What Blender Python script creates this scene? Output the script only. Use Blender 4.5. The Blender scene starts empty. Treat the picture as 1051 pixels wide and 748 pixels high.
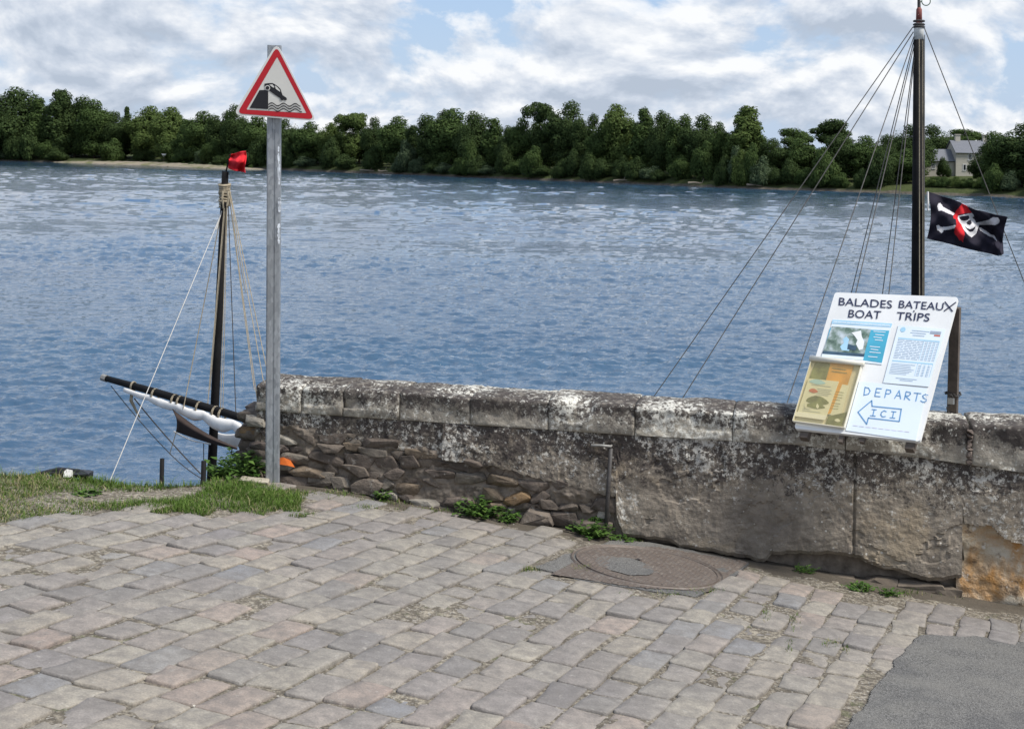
import bpy, bmesh, math, random
from mathutils import Vector, Matrix, noise
R = random.Random(7)
SC = bpy.context.scene
COL = SC.collection
PI = math.pi
V = Vector

# ---------------------------------------------------------------- camera model
F, CX, CY, W0, H0 = 1400.0, 525.5, 162.0, 1051.0, 748.0
TH = math.radians(1.2)
CR = V((math.cos(TH), 0, math.sin(TH))); CU = V((-math.sin(TH), 0, math.cos(TH))); CF = V((0, 1, 0))
CAM = V((0, 0, 1.69))
GA, GB, GC = -0.02745, -0.10227, -0.03943           # sloping quay: z = GA + GB x + GC y
WATER_Z = -2.9

def ray(px, py):
    return CR*((px-CX)/F) + CF + CU*((CY-py)/F)
def at(px, py, d):
    return CAM + ray(px, py)*d
def gz(x, y):
    return GA + GB*x + GC*y
def gnd(px, py, dz=0.0):
    d = ray(px, py)
    return CAM + d*((GA + dz - CAM.z)/(d.z - GB*d.x - GC*d.y))
def onz(px, py, z):
    d = ray(px, py); return CAM + d*((z - CAM.z)/d.z)
def onplane(px, py, p, n):
    d = ray(px, py); return CAM + d*(n.dot(p-CAM)/n.dot(d))
def nz(x, y, z=0.0): return noise.noise(V((x, y, z)))
def fbm(x, y, z=0.0, o=4): return noise.fractal(V((x, y, z)), 1.0, 2.0, o)
def inpoly(x, y, P):
    c = False; j = len(P)-1
    for i in range(len(P)):
        xi, yi = P[i][0], P[i][1]; xj, yj = P[j][0], P[j][1]
        if (yi > y) != (yj > y) and x < (xj-xi)*(y-yi)/(yj-yi)+xi: c = not c
        j = i
    return c

cam = bpy.data.cameras.new('camera'); co = bpy.data.objects.new('camera', cam); COL.objects.link(co)
cam.sensor_fit = 'HORIZONTAL'; cam.sensor_width = 36; cam.lens = 36*F/W0
cam.shift_y = -(H0/2-CY)/W0
cam.clip_start = 0.05; cam.clip_end = 9000
co.matrix_world = Matrix(((CR.x, CU.x, -CF.x, CAM.x), (CR.y, CU.y, -CF.y, CAM.y), (CR.z, CU.z, -CF.z, CAM.z), (0, 0, 0, 1)))
SC.camera = co

# ---------------------------------------------------------------- object helpers
def tag(o, label=None, cat=None, group=None, kind=None):
    if label: o['label'] = label
    if cat: o['category'] = cat
    if group: o['group'] = group
    if kind: o['kind'] = kind
    return o
def empty(name, loc, label, cat, group=None):
    o = bpy.data.objects.new(name, None); COL.objects.link(o); o.location = loc
    o.empty_display_size = 0.1
    return tag(o, label, cat, group)
class MB:
    def __init__(s): s.v = []; s.f = []; s.m = []
    def add(s, vs, fs, m=0):
        b = len(s.v); s.v += [tuple(p) for p in vs]
        for f in fs: s.f.append(tuple(i+b for i in f)); s.m.append(m)
    def box(s, c, ex, ey, ez, m=0):
        c = V(c); P = [c+ex*a+ey*b+ez*d for d in (-1, 1) for b in (-1, 1) for a in (-1, 1)]
        s.add(P, [(0,2,3,1),(4,5,7,6),(0,1,5,4),(2,6,7,3),(0,4,6,2),(1,3,7,5)], m)
    def abox(s, x0, x1, y0, y1, z0, z1, m=0):
        s.box(((x0+x1)/2,(y0+y1)/2,(z0+z1)/2), V(((x1-x0)/2,0,0)), V((0,(y1-y0)/2,0)), V((0,0,(z1-z0)/2)), m)
    def tube(s, pts, rad, n=8, m=0, caps=True):
        pts = [V(p) for p in pts]; rad = rad if isinstance(rad, (list, tuple)) else [rad]*len(pts)
        rings = []; prev = None
        for i, p in enumerate(pts):
            t = (pts[min(i+1, len(pts)-1)]-pts[max(i-1, 0)]).normalized()
            a = V((0, 0, 1)) if abs(t.z) < .9 else V((0, 1, 0))
            if prev is not None: a = prev
            e = (a - t*a.dot(t)).normalized(); prev = e; g = t.cross(e)
            rings.append([p+(e*math.cos(2*PI*k/n)+g*math.sin(2*PI*k/n))*rad[i] for k in range(n)])
        vs = [q for r in rings for q in r]
        fs = [(i*n+k, i*n+(k+1) % n, (i+1)*n+(k+1) % n, (i+1)*n+k) for i in range(len(pts)-1) for k in range(n)]
        if caps: fs += [tuple(range(n-1, -1, -1)), tuple((len(pts)-1)*n+k for k in range(n))]
        s.add(vs, fs, m)
    def plate(s, P, nrm, t, m=0):
        """flat outline P (points) thickened by t along -nrm"""
        n = len(P); P = [V(p) for p in P]; B = [p-nrm*t for p in P]
        s.add(P+B, [tuple(range(n)), tuple(range(2*n-1, n-1, -1))]+[(i, n+i, n+(i+1) % n, (i+1) % n) for i in range(n)], m)
    def build(s, name, mats, parent=None, smooth=False, fix=True):
        me = bpy.data.meshes.new(name); 
        root = parent
        off = V((0, 0, 0))
        while root is not None: off += root.location; root = root.parent
        me.from_pydata([(p[0]-off.x, p[1]-off.y, p[2]-off.z) for p in s.v], [], s.f)
        for m in (mats if isinstance(mats, (list, tuple)) else [mats]): me.materials.append(m)
        if any(s.m): me.polygons.foreach_set('material_index', s.m)
        if fix:
            bm = bmesh.new(); bm.from_mesh(me); bmesh.ops.recalc_face_normals(bm, faces=bm.faces); bm.to_mesh(me); bm.free()
        if smooth: me.polygons.foreach_set('use_smooth', [True]*len(me.polygons))
        me.update()
        o = bpy.data.objects.new(name, me); COL.objects.link(o)
        if parent is not None: o.parent = parent
        return o
def top(mb, name, mats, label, cat, group=None, base=None, smooth=False):
    """a thing that is a single mesh: origin at its base"""
    o = mb.build(name, mats, None, smooth)
    b = V(base) if base is not None else V(mb.v[0])
    o.data.transform(Matrix.Translation(-b)); o.location = b
    return tag(o, label, cat, group)
def copy_tree(o, parent=None):
    c = o.copy(); COL.objects.link(c); c.parent = parent
    for ch in list(o.children): copy_tree(ch, c)
    return c
def sag(a, b, s, n=8):
    a, b = V(a), V(b)
    return [a.lerp(b, i/n) - V((0, 0, s*4*(i/n)*(1-i/n))) for i in range(n+1)]

# ---------------------------------------------------------------- materials
class NT:
    def __init__(s, name, rough=.7, spec=.3):
        s.mat = bpy.data.materials.new(name); s.mat.use_nodes = True
        s.t = s.mat.node_tree; s.n = s.t.nodes; s.b = s.n['Principled BSDF']
        s.b.inputs['Roughness'].default_value = rough
        s.b.inputs['Specular IOR Level'].default_value = spec
    def node(s, ty, **k):
        n = s.n.new(ty)
        for a, b in k.items(): setattr(n, a, b)
        return n
    def link(s, a, b): s.t.links.new(a, b)
    def setin(s, inp, v):
        if hasattr(v, 'is_linked'): s.link(v, inp)
        else: inp.default_value = v if not (isinstance(v, tuple) and len(v) == 3 and inp.type == 'RGBA') else v+(1,)
    def coord(s, kind='Object', scale=(1,1,1)):
        c = s.node('ShaderNodeTexCoord').outputs[kind]
        m = s.node('ShaderNodeMapping'); m.inputs['Scale'].default_value = scale; s.link(c, m.inputs[0]); return m.outputs[0]
    def noise(s, scale, detail=4, rough=.55, vec=None, dist=0.0, out='Fac'):
        n = s.node('ShaderNodeTexNoise'); n.inputs['Scale'].default_value = scale; n.inputs['Detail'].default_value = detail
        n.inputs['Roughness'].default_value = rough; n.inputs['Distortion'].default_value = dist
        s.link(vec if vec is not None else s.coord(), n.inputs['Vector']); return n.outputs[out]
    def voro(s, scale, vec=None, feature='F1', out='Distance', rnd=1.0):
        n = s.node('ShaderNodeTexVoronoi', feature=feature); n.inputs['Scale'].default_value = scale; n.inputs['Randomness'].default_value = rnd
        s.link(vec if vec is not None else s.coord(), n.inputs['Vector']); return n.outputs[out]
    def ramp(s, fac, stops, interp='LINEAR'):
        r = s.node('ShaderNodeValToRGB'); r.color_ramp.interpolation = interp; e = r.color_ramp.elements
        while len(e) > 1: e.remove(e[-1])
        e[0].position = stops[0][0]; e[0].color = s.c4(stops[0][1])
        for p, c in stops[1:]:
            x = e.new(p); x.color = s.c4(c)
        s.link(fac, r.inputs[0]); return r.outputs[0]
    @staticmethod
    def c4(c): return (c, c, c, 1) if not isinstance(c, (tuple, list)) else tuple(c)+(1,)
    def mix(s, fac, a, b, mode='MIX'):
        m = s.node('ShaderNodeMix', data_type='RGBA', blend_type=mode)
        s.setin(m.inputs[0], fac); s.setin(m.inputs[6], a); s.setin(m.inputs[7], b); return m.outputs[2]
    def math(s, op, a, b=0.0, c=None, clamp=False):
        m = s.node('ShaderNodeMath', operation=op, use_clamp=clamp); s.setin(m.inputs[0], a); s.setin(m.inputs[1], b)
        if c is not None: s.setin(m.inputs[2], c)
        return m.outputs[0]
    def island(s): return s.node('ShaderNodeNewGeometry').outputs['Random Per Island']
    def bump(s, h, strength=.5, dist=.01, nrm=None):
        b = s.node('ShaderNodeBump'); b.inputs['Strength'].default_value = strength; b.inputs['Distance'].default_value = dist
        s.link(h, b.inputs['Height'])
        if nrm is not None: s.link(nrm, b.inputs['Normal'])
        return b.outputs[0]
    def done(s, color=None, nrm=None, rough=None):
        if color is not None: s.setin(s.b.inputs['Base Color'], color)
        if nrm is not None: s.link(nrm, s.b.inputs['Normal'])
        if rough is not None: s.setin(s.b.inputs['Roughness'], rough)
        return s.mat
def plain(name, c, rough=.6, spec=.3, var=.12, scale=8, bump=0.0, bscale=60, metal=0.0):
    m = NT(name, rough, spec)
    k = m.noise(scale, 5, .6)
    col = m.mix(m.ramp(k, [(.3, 0.0), (.7, 1.0)]), tuple(x*(1-var) for x in c), tuple(min(1, x*(1+var)) for x in c))
    m.b.inputs['Metallic'].default_value = metal
    return m.done(col, m.bump(m.noise(bscale, 4), bump, .004) if bump else None)

M = {}
M['black_wood'] = plain('black_wood', (.010, .0095, .0095), .75, .15, .4, 5, .3, 40)
M['brown_wood'] = plain('brown_wood', (.09, .065, .045), .7, .3, .4, 6, .4, 50)
M['grey_wood'] = plain('grey_wood', (.11, .09, .075), .8, .2, .35, 12, .4, 60)
M['rope'] = plain('rope_fibre', (.33, .28, .20), .9, .1, .25, 30)
M['white_rope'] = plain('white_rope', (.50, .48, .44), .9, .1, .15, 30)
M['dark_rope'] = plain('dark_rope', (.07, .06, .05), .9, .1, .3, 30)
M['wire'] = plain('wire_rope', (.13, .12, .105), .6, .3, .3, 20)
M['sailcloth'] = plain('sailcloth', (.80, .77, .72), .9, .1, .10, 9, .5, 22)
M['brown_canvas'] = plain('brown_canvas', (.05, .037, .032), .9, .1, .15, 10, .2, 120)
M['red_cloth'] = plain('red_cloth', (.62, .03, .04), .85, .1, .2, 10, .3, 40)
M['flag_black'] = plain('flag_black', (.022, .02, .03), .85, .1, .2, 12)
M['flag_white'] = plain('flag_white', (.66, .64, .64), .85, .1, .08, 12)
M['flag_red'] = plain('flag_red', (.55, .025, .03), .85, .1, .15, 12)
M['sign_white'] = plain('sign_white', (.62, .62, .6), .4, .4, .03, 4)
M['sign_grey'] = plain('sign_reflective', (.56, .55, .51), .45, .4, .05, 7)
M['sign_red'] = plain('sign_red', (.42, .010, .018), .4, .4, .08, 6)
M['sign_black'] = plain('sign_black', (.015, .015, .018), .5, .3, .2, 9)
M['board_white'] = plain('board_white', (.72, .72, .70), .5, .35, .07, 5)
M['paper'] = plain('paper_pale_blue', (.68, .75, .80), .6, .3, .04, 4)
M['paper_white'] = plain('paper_white', (.76, .77, .77), .6, .3, .03, 4)
M['ink_navy'] = plain('ink_navy', (.03, .035, .075), .5, .3, .2, 20)
M['ink_blue'] = plain('marker_blue', (.13, .3, .52), .6, .3, .15, 20)
M['ink_pale'] = plain('print_faded_blue', (.38, .48, .58), .6, .3, .15, 20)
M['print_grey'] = plain('print_grey', (.3, .34, .4), .6, .3, .2, 20)
M['print_teal'] = plain('print_teal', (.07, .36, .5), .5, .3, .15, 6)
M['print_sky'] = plain('print_sky', (.36, .58, .72), .5, .3, .12, 6)
M['print_dark'] = plain('print_dark_blue', (.05, .09, .13), .5, .3, .3, 20)
M['print_olive'] = plain('print_olive', (.16, .18, .08), .5, .3, .5, 18)
M['print_orange'] = plain('print_orange', (.66, .33, .06), .5, .3, .2, 12)
M['print_cream'] = plain('print_cream', (.68, .68, .58), .5, .3, .08, 8)
M['print_red'] = plain('print_red', (.5, .13, .08), .5, .3, .1, 8)
M['yellowed_plastic'] = plain('yellowed_plastic', (.66, .63, .53), .35, .5, .1, 6)
M['orange_plastic'] = plain('orange_plastic', (.75, .17, .03), .4, .4, .15, 20)
M['iron'] = plain('rusted_iron', (.05, .045, .042), .6, .4, .4, 25, .4, 90)
M['pale_metal'] = plain('pale_metal', (.26, .25, .23), .85, .2, .3, 30)
M['brass'] = plain('padlock_metal', (.5, .5, .48), .35, .5, .1, 20, metal=.7)
M['black_rubber'] = plain('black_rubber', (.015, .015, .017), .5, .4, .3, 20, .3, 30)
M['sticker'] = plain('sticker_residue', (.7, .74, .78), .6, .3, .15, 60)
M['hull'] = plain('tarred_hull', (.022, .02, .018), .5, .3, .35, 6, .3, 20)
M['deck'] = plain('deck_planks', (.16, .12, .085), .75, .3, .25, 6, .3, 20)

def galv():
    m = NT('galvanised_steel', .42, .5); m.b.inputs['Metallic'].default_value = .55
    v = m.voro(70, m.coord(scale=(1, 1, .5)), out='Color')
    g = m.node('ShaderNodeRGBToBW'); m.link(v, g.inputs[0])
    c = m.ramp(g.outputs[0], [(.1, (.25, .27, .29)), (.9, (.4, .425, .45))])
    c = m.mix(m.ramp(m.noise(5, 5, .6, m.coord(scale=(2, 2, .35))), [(.35, 0.0), (.75, .5)]), c, (.20, .20, .195))
    return m.done(c)
M['galv'] = galv()
def leaf(name, a, b, spec=.08, trans=0):
    m = NT(name, .75, spec)
    c = m.ramp(m.island(), [(0, a), (.55, tuple((x+y)/2 for x, y in zip(a, b))), (1, b)])
    if trans:
        t = m.node('ShaderNodeBsdfTranslucent'); m.link(c, t.inputs[0]); mx = m.node('ShaderNodeMixShader'); mx.inputs[0].default_value = trans
        m.done(c); m.link(m.b.outputs[0], mx.inputs[1]); m.link(t.outputs[0], mx.inputs[2]); m.link(mx.outputs[0], m.n['Material Output'].inputs[0]); return m.mat
    return m.done(c)
def clear():
    m = NT('clear_plastic', .08, .5)
    tr = m.node('ShaderNodeBsdfTransparent'); tr.inputs[0].default_value = (.95, .92, .82, 1)
    mx = m.node('ShaderNodeMixShader'); mx.inputs[0].default_value = .09
    m.b.inputs['Base Color'].default_value = (.75, .7, .5, 1)
    m.link(tr.outputs[0], mx.inputs[1]); m.link(m.b.outputs[0], mx.inputs[2])
    m.link(mx.outputs[0], m.n['Material Output'].inputs[0]); return m.mat
M['clear'] = clear()
# ---------------------------------------------------------------- sky and light
SUN_AZ, SUN_EL = math.radians(116), math.radians(54)
def world():
    w = bpy.data.worlds.new('World'); SC.world = w; w.use_nodes = True
    t = w.node_tree; n = t.nodes; L = t.links
    bg = n['Background']; bg.inputs[1].default_value = 0.1
    sky = n.new('ShaderNodeTexSky'); sky.sky_type = 'NISHITA'; sky.sun_disc = False
    sky.sun_elevation = SUN_EL; sky.sun_rotation = SUN_AZ; sky.air_density = 1.0; sky.dust_density = 1.2; sky.ozone_density = 1.5
    tc = n.new('ShaderNodeTexCoord'); sp = n.new('ShaderNodeSeparateXYZ'); L.new(tc.outputs['Generated'], sp.inputs[0])
    def mth(op, a, b=0.0, c=None, clamp=False):
        m = n.new('ShaderNodeMath'); m.operation = op; m.use_clamp = clamp
        for i, v in enumerate((a, b) if c is None else (a, b, c)):
            if hasattr(v, 'is_linked'): L.new(v, m.inputs[i])
            else: m.inputs[i].default_value = v
        return m.outputs[0]
    def ramp(f, st):
        r = n.new('ShaderNodeValToRGB'); e = r.color_ramp.elements
        while len(e) > 1: e.remove(e[-1])
        e[0].position, e[0].color = st[0][0], NT.c4(st[0][1])
        for p, c in st[1:]: e.new(p).color = NT.c4(c)
        L.new(f, r.inputs[0]); return r.outputs[0]
    def mix(f, a, b):
        m = n.new('ShaderNodeMix'); m.data_type = 'RGBA'
        for i, v in ((0, f), (6, a), (7, b)):
            if hasattr(v, 'is_linked'): L.new(v, m.inputs[i])
            else: m.inputs[i].default_value = v if i == 0 else NT.c4(v)
        return m.outputs[2]
    zz = mth('MAXIMUM', sp.outputs[2], 0.0)
    den = mth('ADD', zz, 0.55)                            # a flat cloud deck seen in perspective
    cx = mth('DIVIDE', sp.outputs[0], den); cy = mth('DIVIDE', sp.outputs[1], den)
    cb = n.new('ShaderNodeCombineXYZ'); L.new(cx, cb.inputs[0]); L.new(cy, cb.inputs[1]); cb.inputs[2].default_value = 3.7
    def noi(scale, det, ro, dist=0.0, ofs=(0, 0, 0), sc=(1, 1, 1)):
        mp = n.new('ShaderNodeMapping'); mp.inputs['Location'].default_value = ofs; mp.inputs['Scale'].default_value = sc; L.new(cb.outputs[0], mp.inputs[0])
        x = n.new('ShaderNodeTexNoise'); x.inputs['Scale'].default_value = scale; x.inputs['Detail'].default_value = det
        x.inputs['Roughness'].default_value = ro; x.inputs['Distortion'].default_value = dist
        L.new(mp.outputs[0], x.inputs[0]); return x.outputs[0]
    big = noi(4.6, 10, .57, .25, (1.3, 7.1, 0), (1, 1.0, 1))
    fine = noi(13.0, 9, .58, .15, (4.1, 2.0, 0), (1, 1.0, 1))
    above = noi(4.6, 10, .57, .25, (1.3, 7.1-.028, 0), (1, 1.0, 1))
    dens = mth('ADD', big, mth('MULTIPLY', mth('SUBTRACT', fine, .5), .28))
    cover = ramp(dens, [(.39, 0.0), (.44, .7), (.495, 1.0)])
    lit = mth('ADD', mth('MULTIPLY', mth('SUBTRACT', big, above), 4.6), mth('MULTIPLY_ADD', mth('SUBTRACT', fine, .5), .55, .52))
    lit = mth('SUBTRACT', lit, mth('MULTIPLY', mth('SUBTRACT', big, .5), .9))
    shade = ramp(lit, [(.15, (3.7, 4.25, 5.1)), (.40, (4.8, 5.3, 6.1)), (.60, (6.0, 6.35, 6.9)), (.84, (7.6, 7.7, 7.85))])
    up = mth('SUBTRACT', 1.0, mth('MULTIPLY', mth('SUBTRACT', zz, .22), 2.2, None, True), None, True)
    cov = mth('MULTIPLY', cover, mth('MULTIPLY_ADD', up, .55, .42))
    base = mix(.45, sky.outputs[0], (3.2, 5.0, 8.4))      # thin haze high in the gaps
    low = ramp(zz, [(0, .75), (.12, .25), (.3, 0.0)])
    base = mix(low, base, (4.3, 5.2, 6.5))
    c = mix(cov, base, shade)
    L.new(c, bg.inputs[0])
world()
sun = bpy.data.lights.new('sun', 'SUN'); sun.energy = 3.8; sun.angle = math.radians(16); sun.color = (1, .965, .91)
so = bpy.data.objects.new('sun', sun); COL.objects.link(so)
sd = V((math.sin(SUN_AZ)*math.cos(SUN_EL), math.cos(SUN_AZ)*math.cos(SUN_EL), math.sin(SUN_EL)))
so.rotation_euler = sd.to_track_quat('Z', 'Y').to_euler(); so.location = (0, 0, 30)
SC.view_settings.view_transform = 'Standard'; SC.view_settings.look = 'None'; SC.view_settings.gamma = 1
SC.view_settings.exposure = 0.38; SC.view_settings.use_curve_mapping = False

# ---------------------------------------------------------------- river
def water_mat():
    m = NT('river_water', .05, .5)
    m.b.inputs['IOR'].default_value = 1.5
    w2 = m.noise(3.2, 5, .62, m.coord('Object', (.8, 1.0, 1)), .5)
    w3 = m.noise(9.0, 4, .65, m.coord('Object', (.8, 1.1, 1)), .2)
    w1 = m.noise(.7, 4, .6, m.coord('Object', (.5, 1.0, 1)), .5)
    sep = m.node('ShaderNodeSeparateXYZ'); m.link(m.node('ShaderNodeNewGeometry').outputs['Position'], sep.inputs[0])
    open_ = m.math('MULTIPLY', m.math('SUBTRACT', sep.outputs[1], 28.0), .016, None, True)          # the open river is choppier than the lee of the quay
    w0 = m.math('MULTIPLY', m.noise(.42, 7, .74, m.coord('Object', (.8, 1.0, 1)), .3), m.math('MULTIPLY', open_, 1.25))
    gust = m.ramp(m.noise(.02, 4, .6, m.coord('Object', (.35, 1.7, 1)), .3), [(.40, .35), (.60, 1.1)])
    w0 = m.math('MULTIPLY', w0, gust)
    w1 = m.math('ADD', w1, m.math('MULTIPLY', w0, 0.25))
    h = m.math('ADD', m.math('MULTIPLY', w1, .16), m.math('MULTIPLY', m.math('ADD', m.math('MULTIPLY', w2, .10), m.math('MULTIPLY', w3, .035)), m.math('SUBTRACT', 1.0, m.math('MULTIPLY', open_, .6))))
    col = m.mix(m.ramp(m.noise(.05, 3, .5, m.coord('Object', (.4, 1.2, 1))), [(.35, 0.0), (.65, 1.0)]), (.030, .070, .125), (.044, .092, .15))
    b = m.node('ShaderNodeBump'); b.inputs['Strength'].default_value = 1.0; b.inputs['Distance'].default_value = .5
    m.link(h, b.inputs['Height'])
    return m.done(col, b.outputs[0])
import numpy as np
def river():
    """the near half of the river as real waves, the rest of the sheet flat; mesh cells grow with distance"""
    rng = np.random.default_rng(11)
    ys = [14.0]
    while ys[-1] < 330: y = ys[-1]; ys.append(y+max(.05, min(1.2, y*y*.5/(F*4.6))))
    ys = np.array(ys); us = np.linspace(-.5, .5, 1150)
    Y, U = np.meshgrid(ys, us, indexing='ij'); X = U*(Y+3.0)
    Z = np.zeros_like(X)
    # gusts: long streaks of rougher and smoother water
    g = np.zeros_like(X)
    for k in range(26):
        lx = rng.uniform(30, 160); ly = rng.uniform(9, 60); ph = rng.uniform(0, 6.28); g += np.sin(2*np.pi*(X/lx*rng.choice((-1, 1))+Y/ly)+ph)
    g = 1/(1+np.exp(-g*.75)); band = np.sin(np.log(Y)*9.5+.6*np.sin(X*.05)+.8); amp = .35+.55*g+.22*np.clip(band, -1, 1)
    amp = np.clip(amp, .25, 1.3)*np.clip(1.25-.0016*Y, .6, 1.2)
    n = 96
    lam = np.exp(rng.uniform(np.log(.11), np.log(1.3), n))
    cell = np.gradient(ys)[:, None]
    for l in lam:
        a = rng.normal(1.42, .62); kx, ky = np.cos(a)*2*np.pi/l, np.sin(a)*2*np.pi/l
        s0 = np.clip(.048-.00006*(Y-30), .03, .048)*(1.15-.5*min(1, l/1.0)) ; A = s0*l/(2*np.pi)
        ph = rng.uniform(0, 6.28); p = kx*X+ky*Y+ph
        jx = 1.2*np.sin(X*.33+ph*3)+1.2*np.sin(Y*.23+ph*5)
        fade = np.clip(l/(cell*1.6)-.2, 0, 1)
        w = np.sin(p+jx); Z += A*(w+.28*np.cos(2*(p+jx)))*fade
    far = np.clip((Y-35)/75, 0, 1)
    for l in np.exp(rng.uniform(np.log(1.0), np.log(4.0), 60)):
        a = rng.normal(1.45, .5); kx, ky = np.cos(a)*2*np.pi/l, np.sin(a)*2*np.pi/l; ph = rng.uniform(0, 6.28)
        A = .030*l/(2*np.pi)*np.clip(l/(cell*1.6)-.3, 0, 1)
        p = kx*X+ky*Y+ph+1.4*np.sin(X*.11+ph*3)+1.4*np.sin(Y*.07+ph*5)
        Z += A*far*(np.sin(p)+.3*np.cos(2*p))
    Z = Z*amp+WATER_Z
    nv, nu = X.shape
    co_ = np.stack([X, Y, Z], -1).reshape(-1, 3)
    idx = np.arange(nv*nu).reshape(nv, nu)
    q = np.stack([idx[:-1, :-1], idx[:-1, 1:], idx[1:, 1:], idx[1:, :-1]], -1).reshape(-1, 4)
    # flat sheet around the rippled part
    e = []
    for (x0, y0) in ((-3000, -40), (3000, -40), (3000, 3000), (-3000, 3000)): e.append((x0, y0, WATER_Z-.1))
    cr = [(X[0, 0], Y[0, 0]), (X[0, -1], Y[0, -1]), (X[-1, -1], Y[-1, -1]), (X[-1, 0], Y[-1, 0])]
    base = len(co_); co_ = np.vstack([co_, np.array(e), np.array([(x, y, WATER_Z-.1) for x, y in cr])])
    o = [base+i for i in range(4)]; c = [base+4+i for i in range(4)]
    q = np.vstack([q, [[o[i], o[(i+1) % 4], c[(i+1) % 4], c[i]] for i in range(4)]])
    me = bpy.data.meshes.new('water'); me.vertices.add(len(co_)); me.vertices.foreach_set('co', co_.ravel())
    me.loops.add(q.size); me.loops.foreach_set('vertex_index', q.ravel().astype(np.int32))
    me.polygons.add(len(q)); me.polygons.foreach_set('loop_start', np.arange(0, q.size, 4, dtype=np.int32))
    me.update(calc_edges=True); me.validate(); me.polygons.foreach_set('use_smooth', [True]*len(me.polygons)); me.materials.append(water_mat())
    ob = bpy.data.objects.new('water', me); COL.objects.link(ob); tag(ob, kind='structure')
river()

# ---------------------------------------------------------------- far bank
BPX = [(-900, 155.5), (-400, 160.5), (-150, 163), (0, 165), (150, 168.5), (255, 173), (400, 178.5), (525, 184), (640, 188.5), (760, 193.5), (900, 198), (1051, 203.5), (1250, 211), (1600, 226)]
BANK = [onz(x, y, WATER_Z) for x, y in BPX]
def bank_at(px):
    for i in range(len(BPX)-1):
        if BPX[i][0] <= px <= BPX[i+1][0]:
            t = (px-BPX[i][0])/(BPX[i+1][0]-BPX[i][0]); y = BPX[i][1]*(1-t)+BPX[i+1][1]*t
            return onz(px, y, WATER_Z)
    return BANK[0]
def land_z(back):                                   # height of the far land above the water, by metres behind the waterline
    if back < 0: return -.4
    if back < 3: return .15+back*.35
    if back < 60: return 1.2+(back-3)*.055
    return 4.3+(back-60)*.004
def bank_pt(px, back):
    b = bank_at(px); d = V((b.x, b.y, 0)).normalized()
    p = V((b.x, b.y, 0))+d*back
    return V((p.x, p.y, WATER_Z+land_z(back)))
def bank_mat():
    m = NT('bank_earth_grass', .95, .1)
    z = m.node('ShaderNodeSeparateXYZ'); m.link(m.node('ShaderNodeNewGeometry').outputs['Position'], z.inputs[0])
    k = m.math('ADD', m.math('SUBTRACT', z.outputs[2], WATER_Z), m.math('MULTIPLY', m.noise(.4, 4), .9))
    g = m.mix(m.noise(.25, 4), (.035, .05, .018), (.075, .085, .032))
    c = m.mix(m.ramp(k, [(.75, 0.0), (.95, 1.0)]), m.mix(m.noise(1.2, 4), (.045, .038, .03), (.16, .14, .11)), g)
    return m.done(c, m.bump(m.noise(1.5, 5), .8, .4))
mb = MB(); rows = []
backs = [-4, -.5, 0, .6, 1.4, 3, 8, 20, 40, 60, 200, 2200]
pxs = [-900+i*25 for i in range(101)]
for px in pxs:
    for bk in backs:
        j = bk + (nz(px*.13, 3.3)*1.2+nz(px*.5, 1)*.5 if -1 < bk < 4 else 0)
        p = bank_pt(px, j); p.z = WATER_Z+land_z(bk)+(.25*nz(px*.3, bk) if bk >= .6 else 0); mb.v.append(tuple(p))
nb = len(backs)
for i in range(len(pxs)-1):
    for k in range(nb-1): mb.f.append((i*nb+k, (i+1)*nb+k, (i+1)*nb+k+1, i*nb+k+1)); mb.m.append(0)
tag(mb.build('far_bank', bank_mat(), smooth=True), kind='structure')

# sandbar and rough grass in front of the left woods
def sand_mat():
    m = NT('sandbar_sand', .95, .1)
    c = m.mix(m.noise(.5, 4), (.20, .17, .125), (.29, .25, .19))
    g = m.mix(m.noise(.9, 3), (.07, .09, .03), (.15, .15, .06))
    c = m.mix(m.ramp(m.noise(.16, 4, .6), [(.5, 0.0), (.6, .85)]), c, g)
    return m.done(c, m.bump(m.noise(2, 4), .5, .2))
mb = MB()
ux = [52+i*4 for i in range(57)]
for px in ux:
    t = (px-52)/224; wdt = max(0.02, math.sin(PI*min(1, t*1.0)))**.6
    for k in range(6):
        q = k/5
        bk = -40*wdt*(1-q)*(.55+.45*t) + 1.5 + nz(px*.08, q)*1.0
        p = bank_pt(px, bk); p.z = WATER_Z-.15+1.0*math.sin(PI*min(.6, q*.9))*wdt+.22*nz(px*.2, q*3)
        mb.v.append(tuple(p))
for i in range(len(ux)-1):
    for k in range(5): mb.f.append((i*6+k, (i+1)*6+k, (i+1)*6+k+1, i*6+k+1)); mb.m.append(0)
tag(mb.build('sandbar', sand_mat(), smooth=True), kind='structure')

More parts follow.
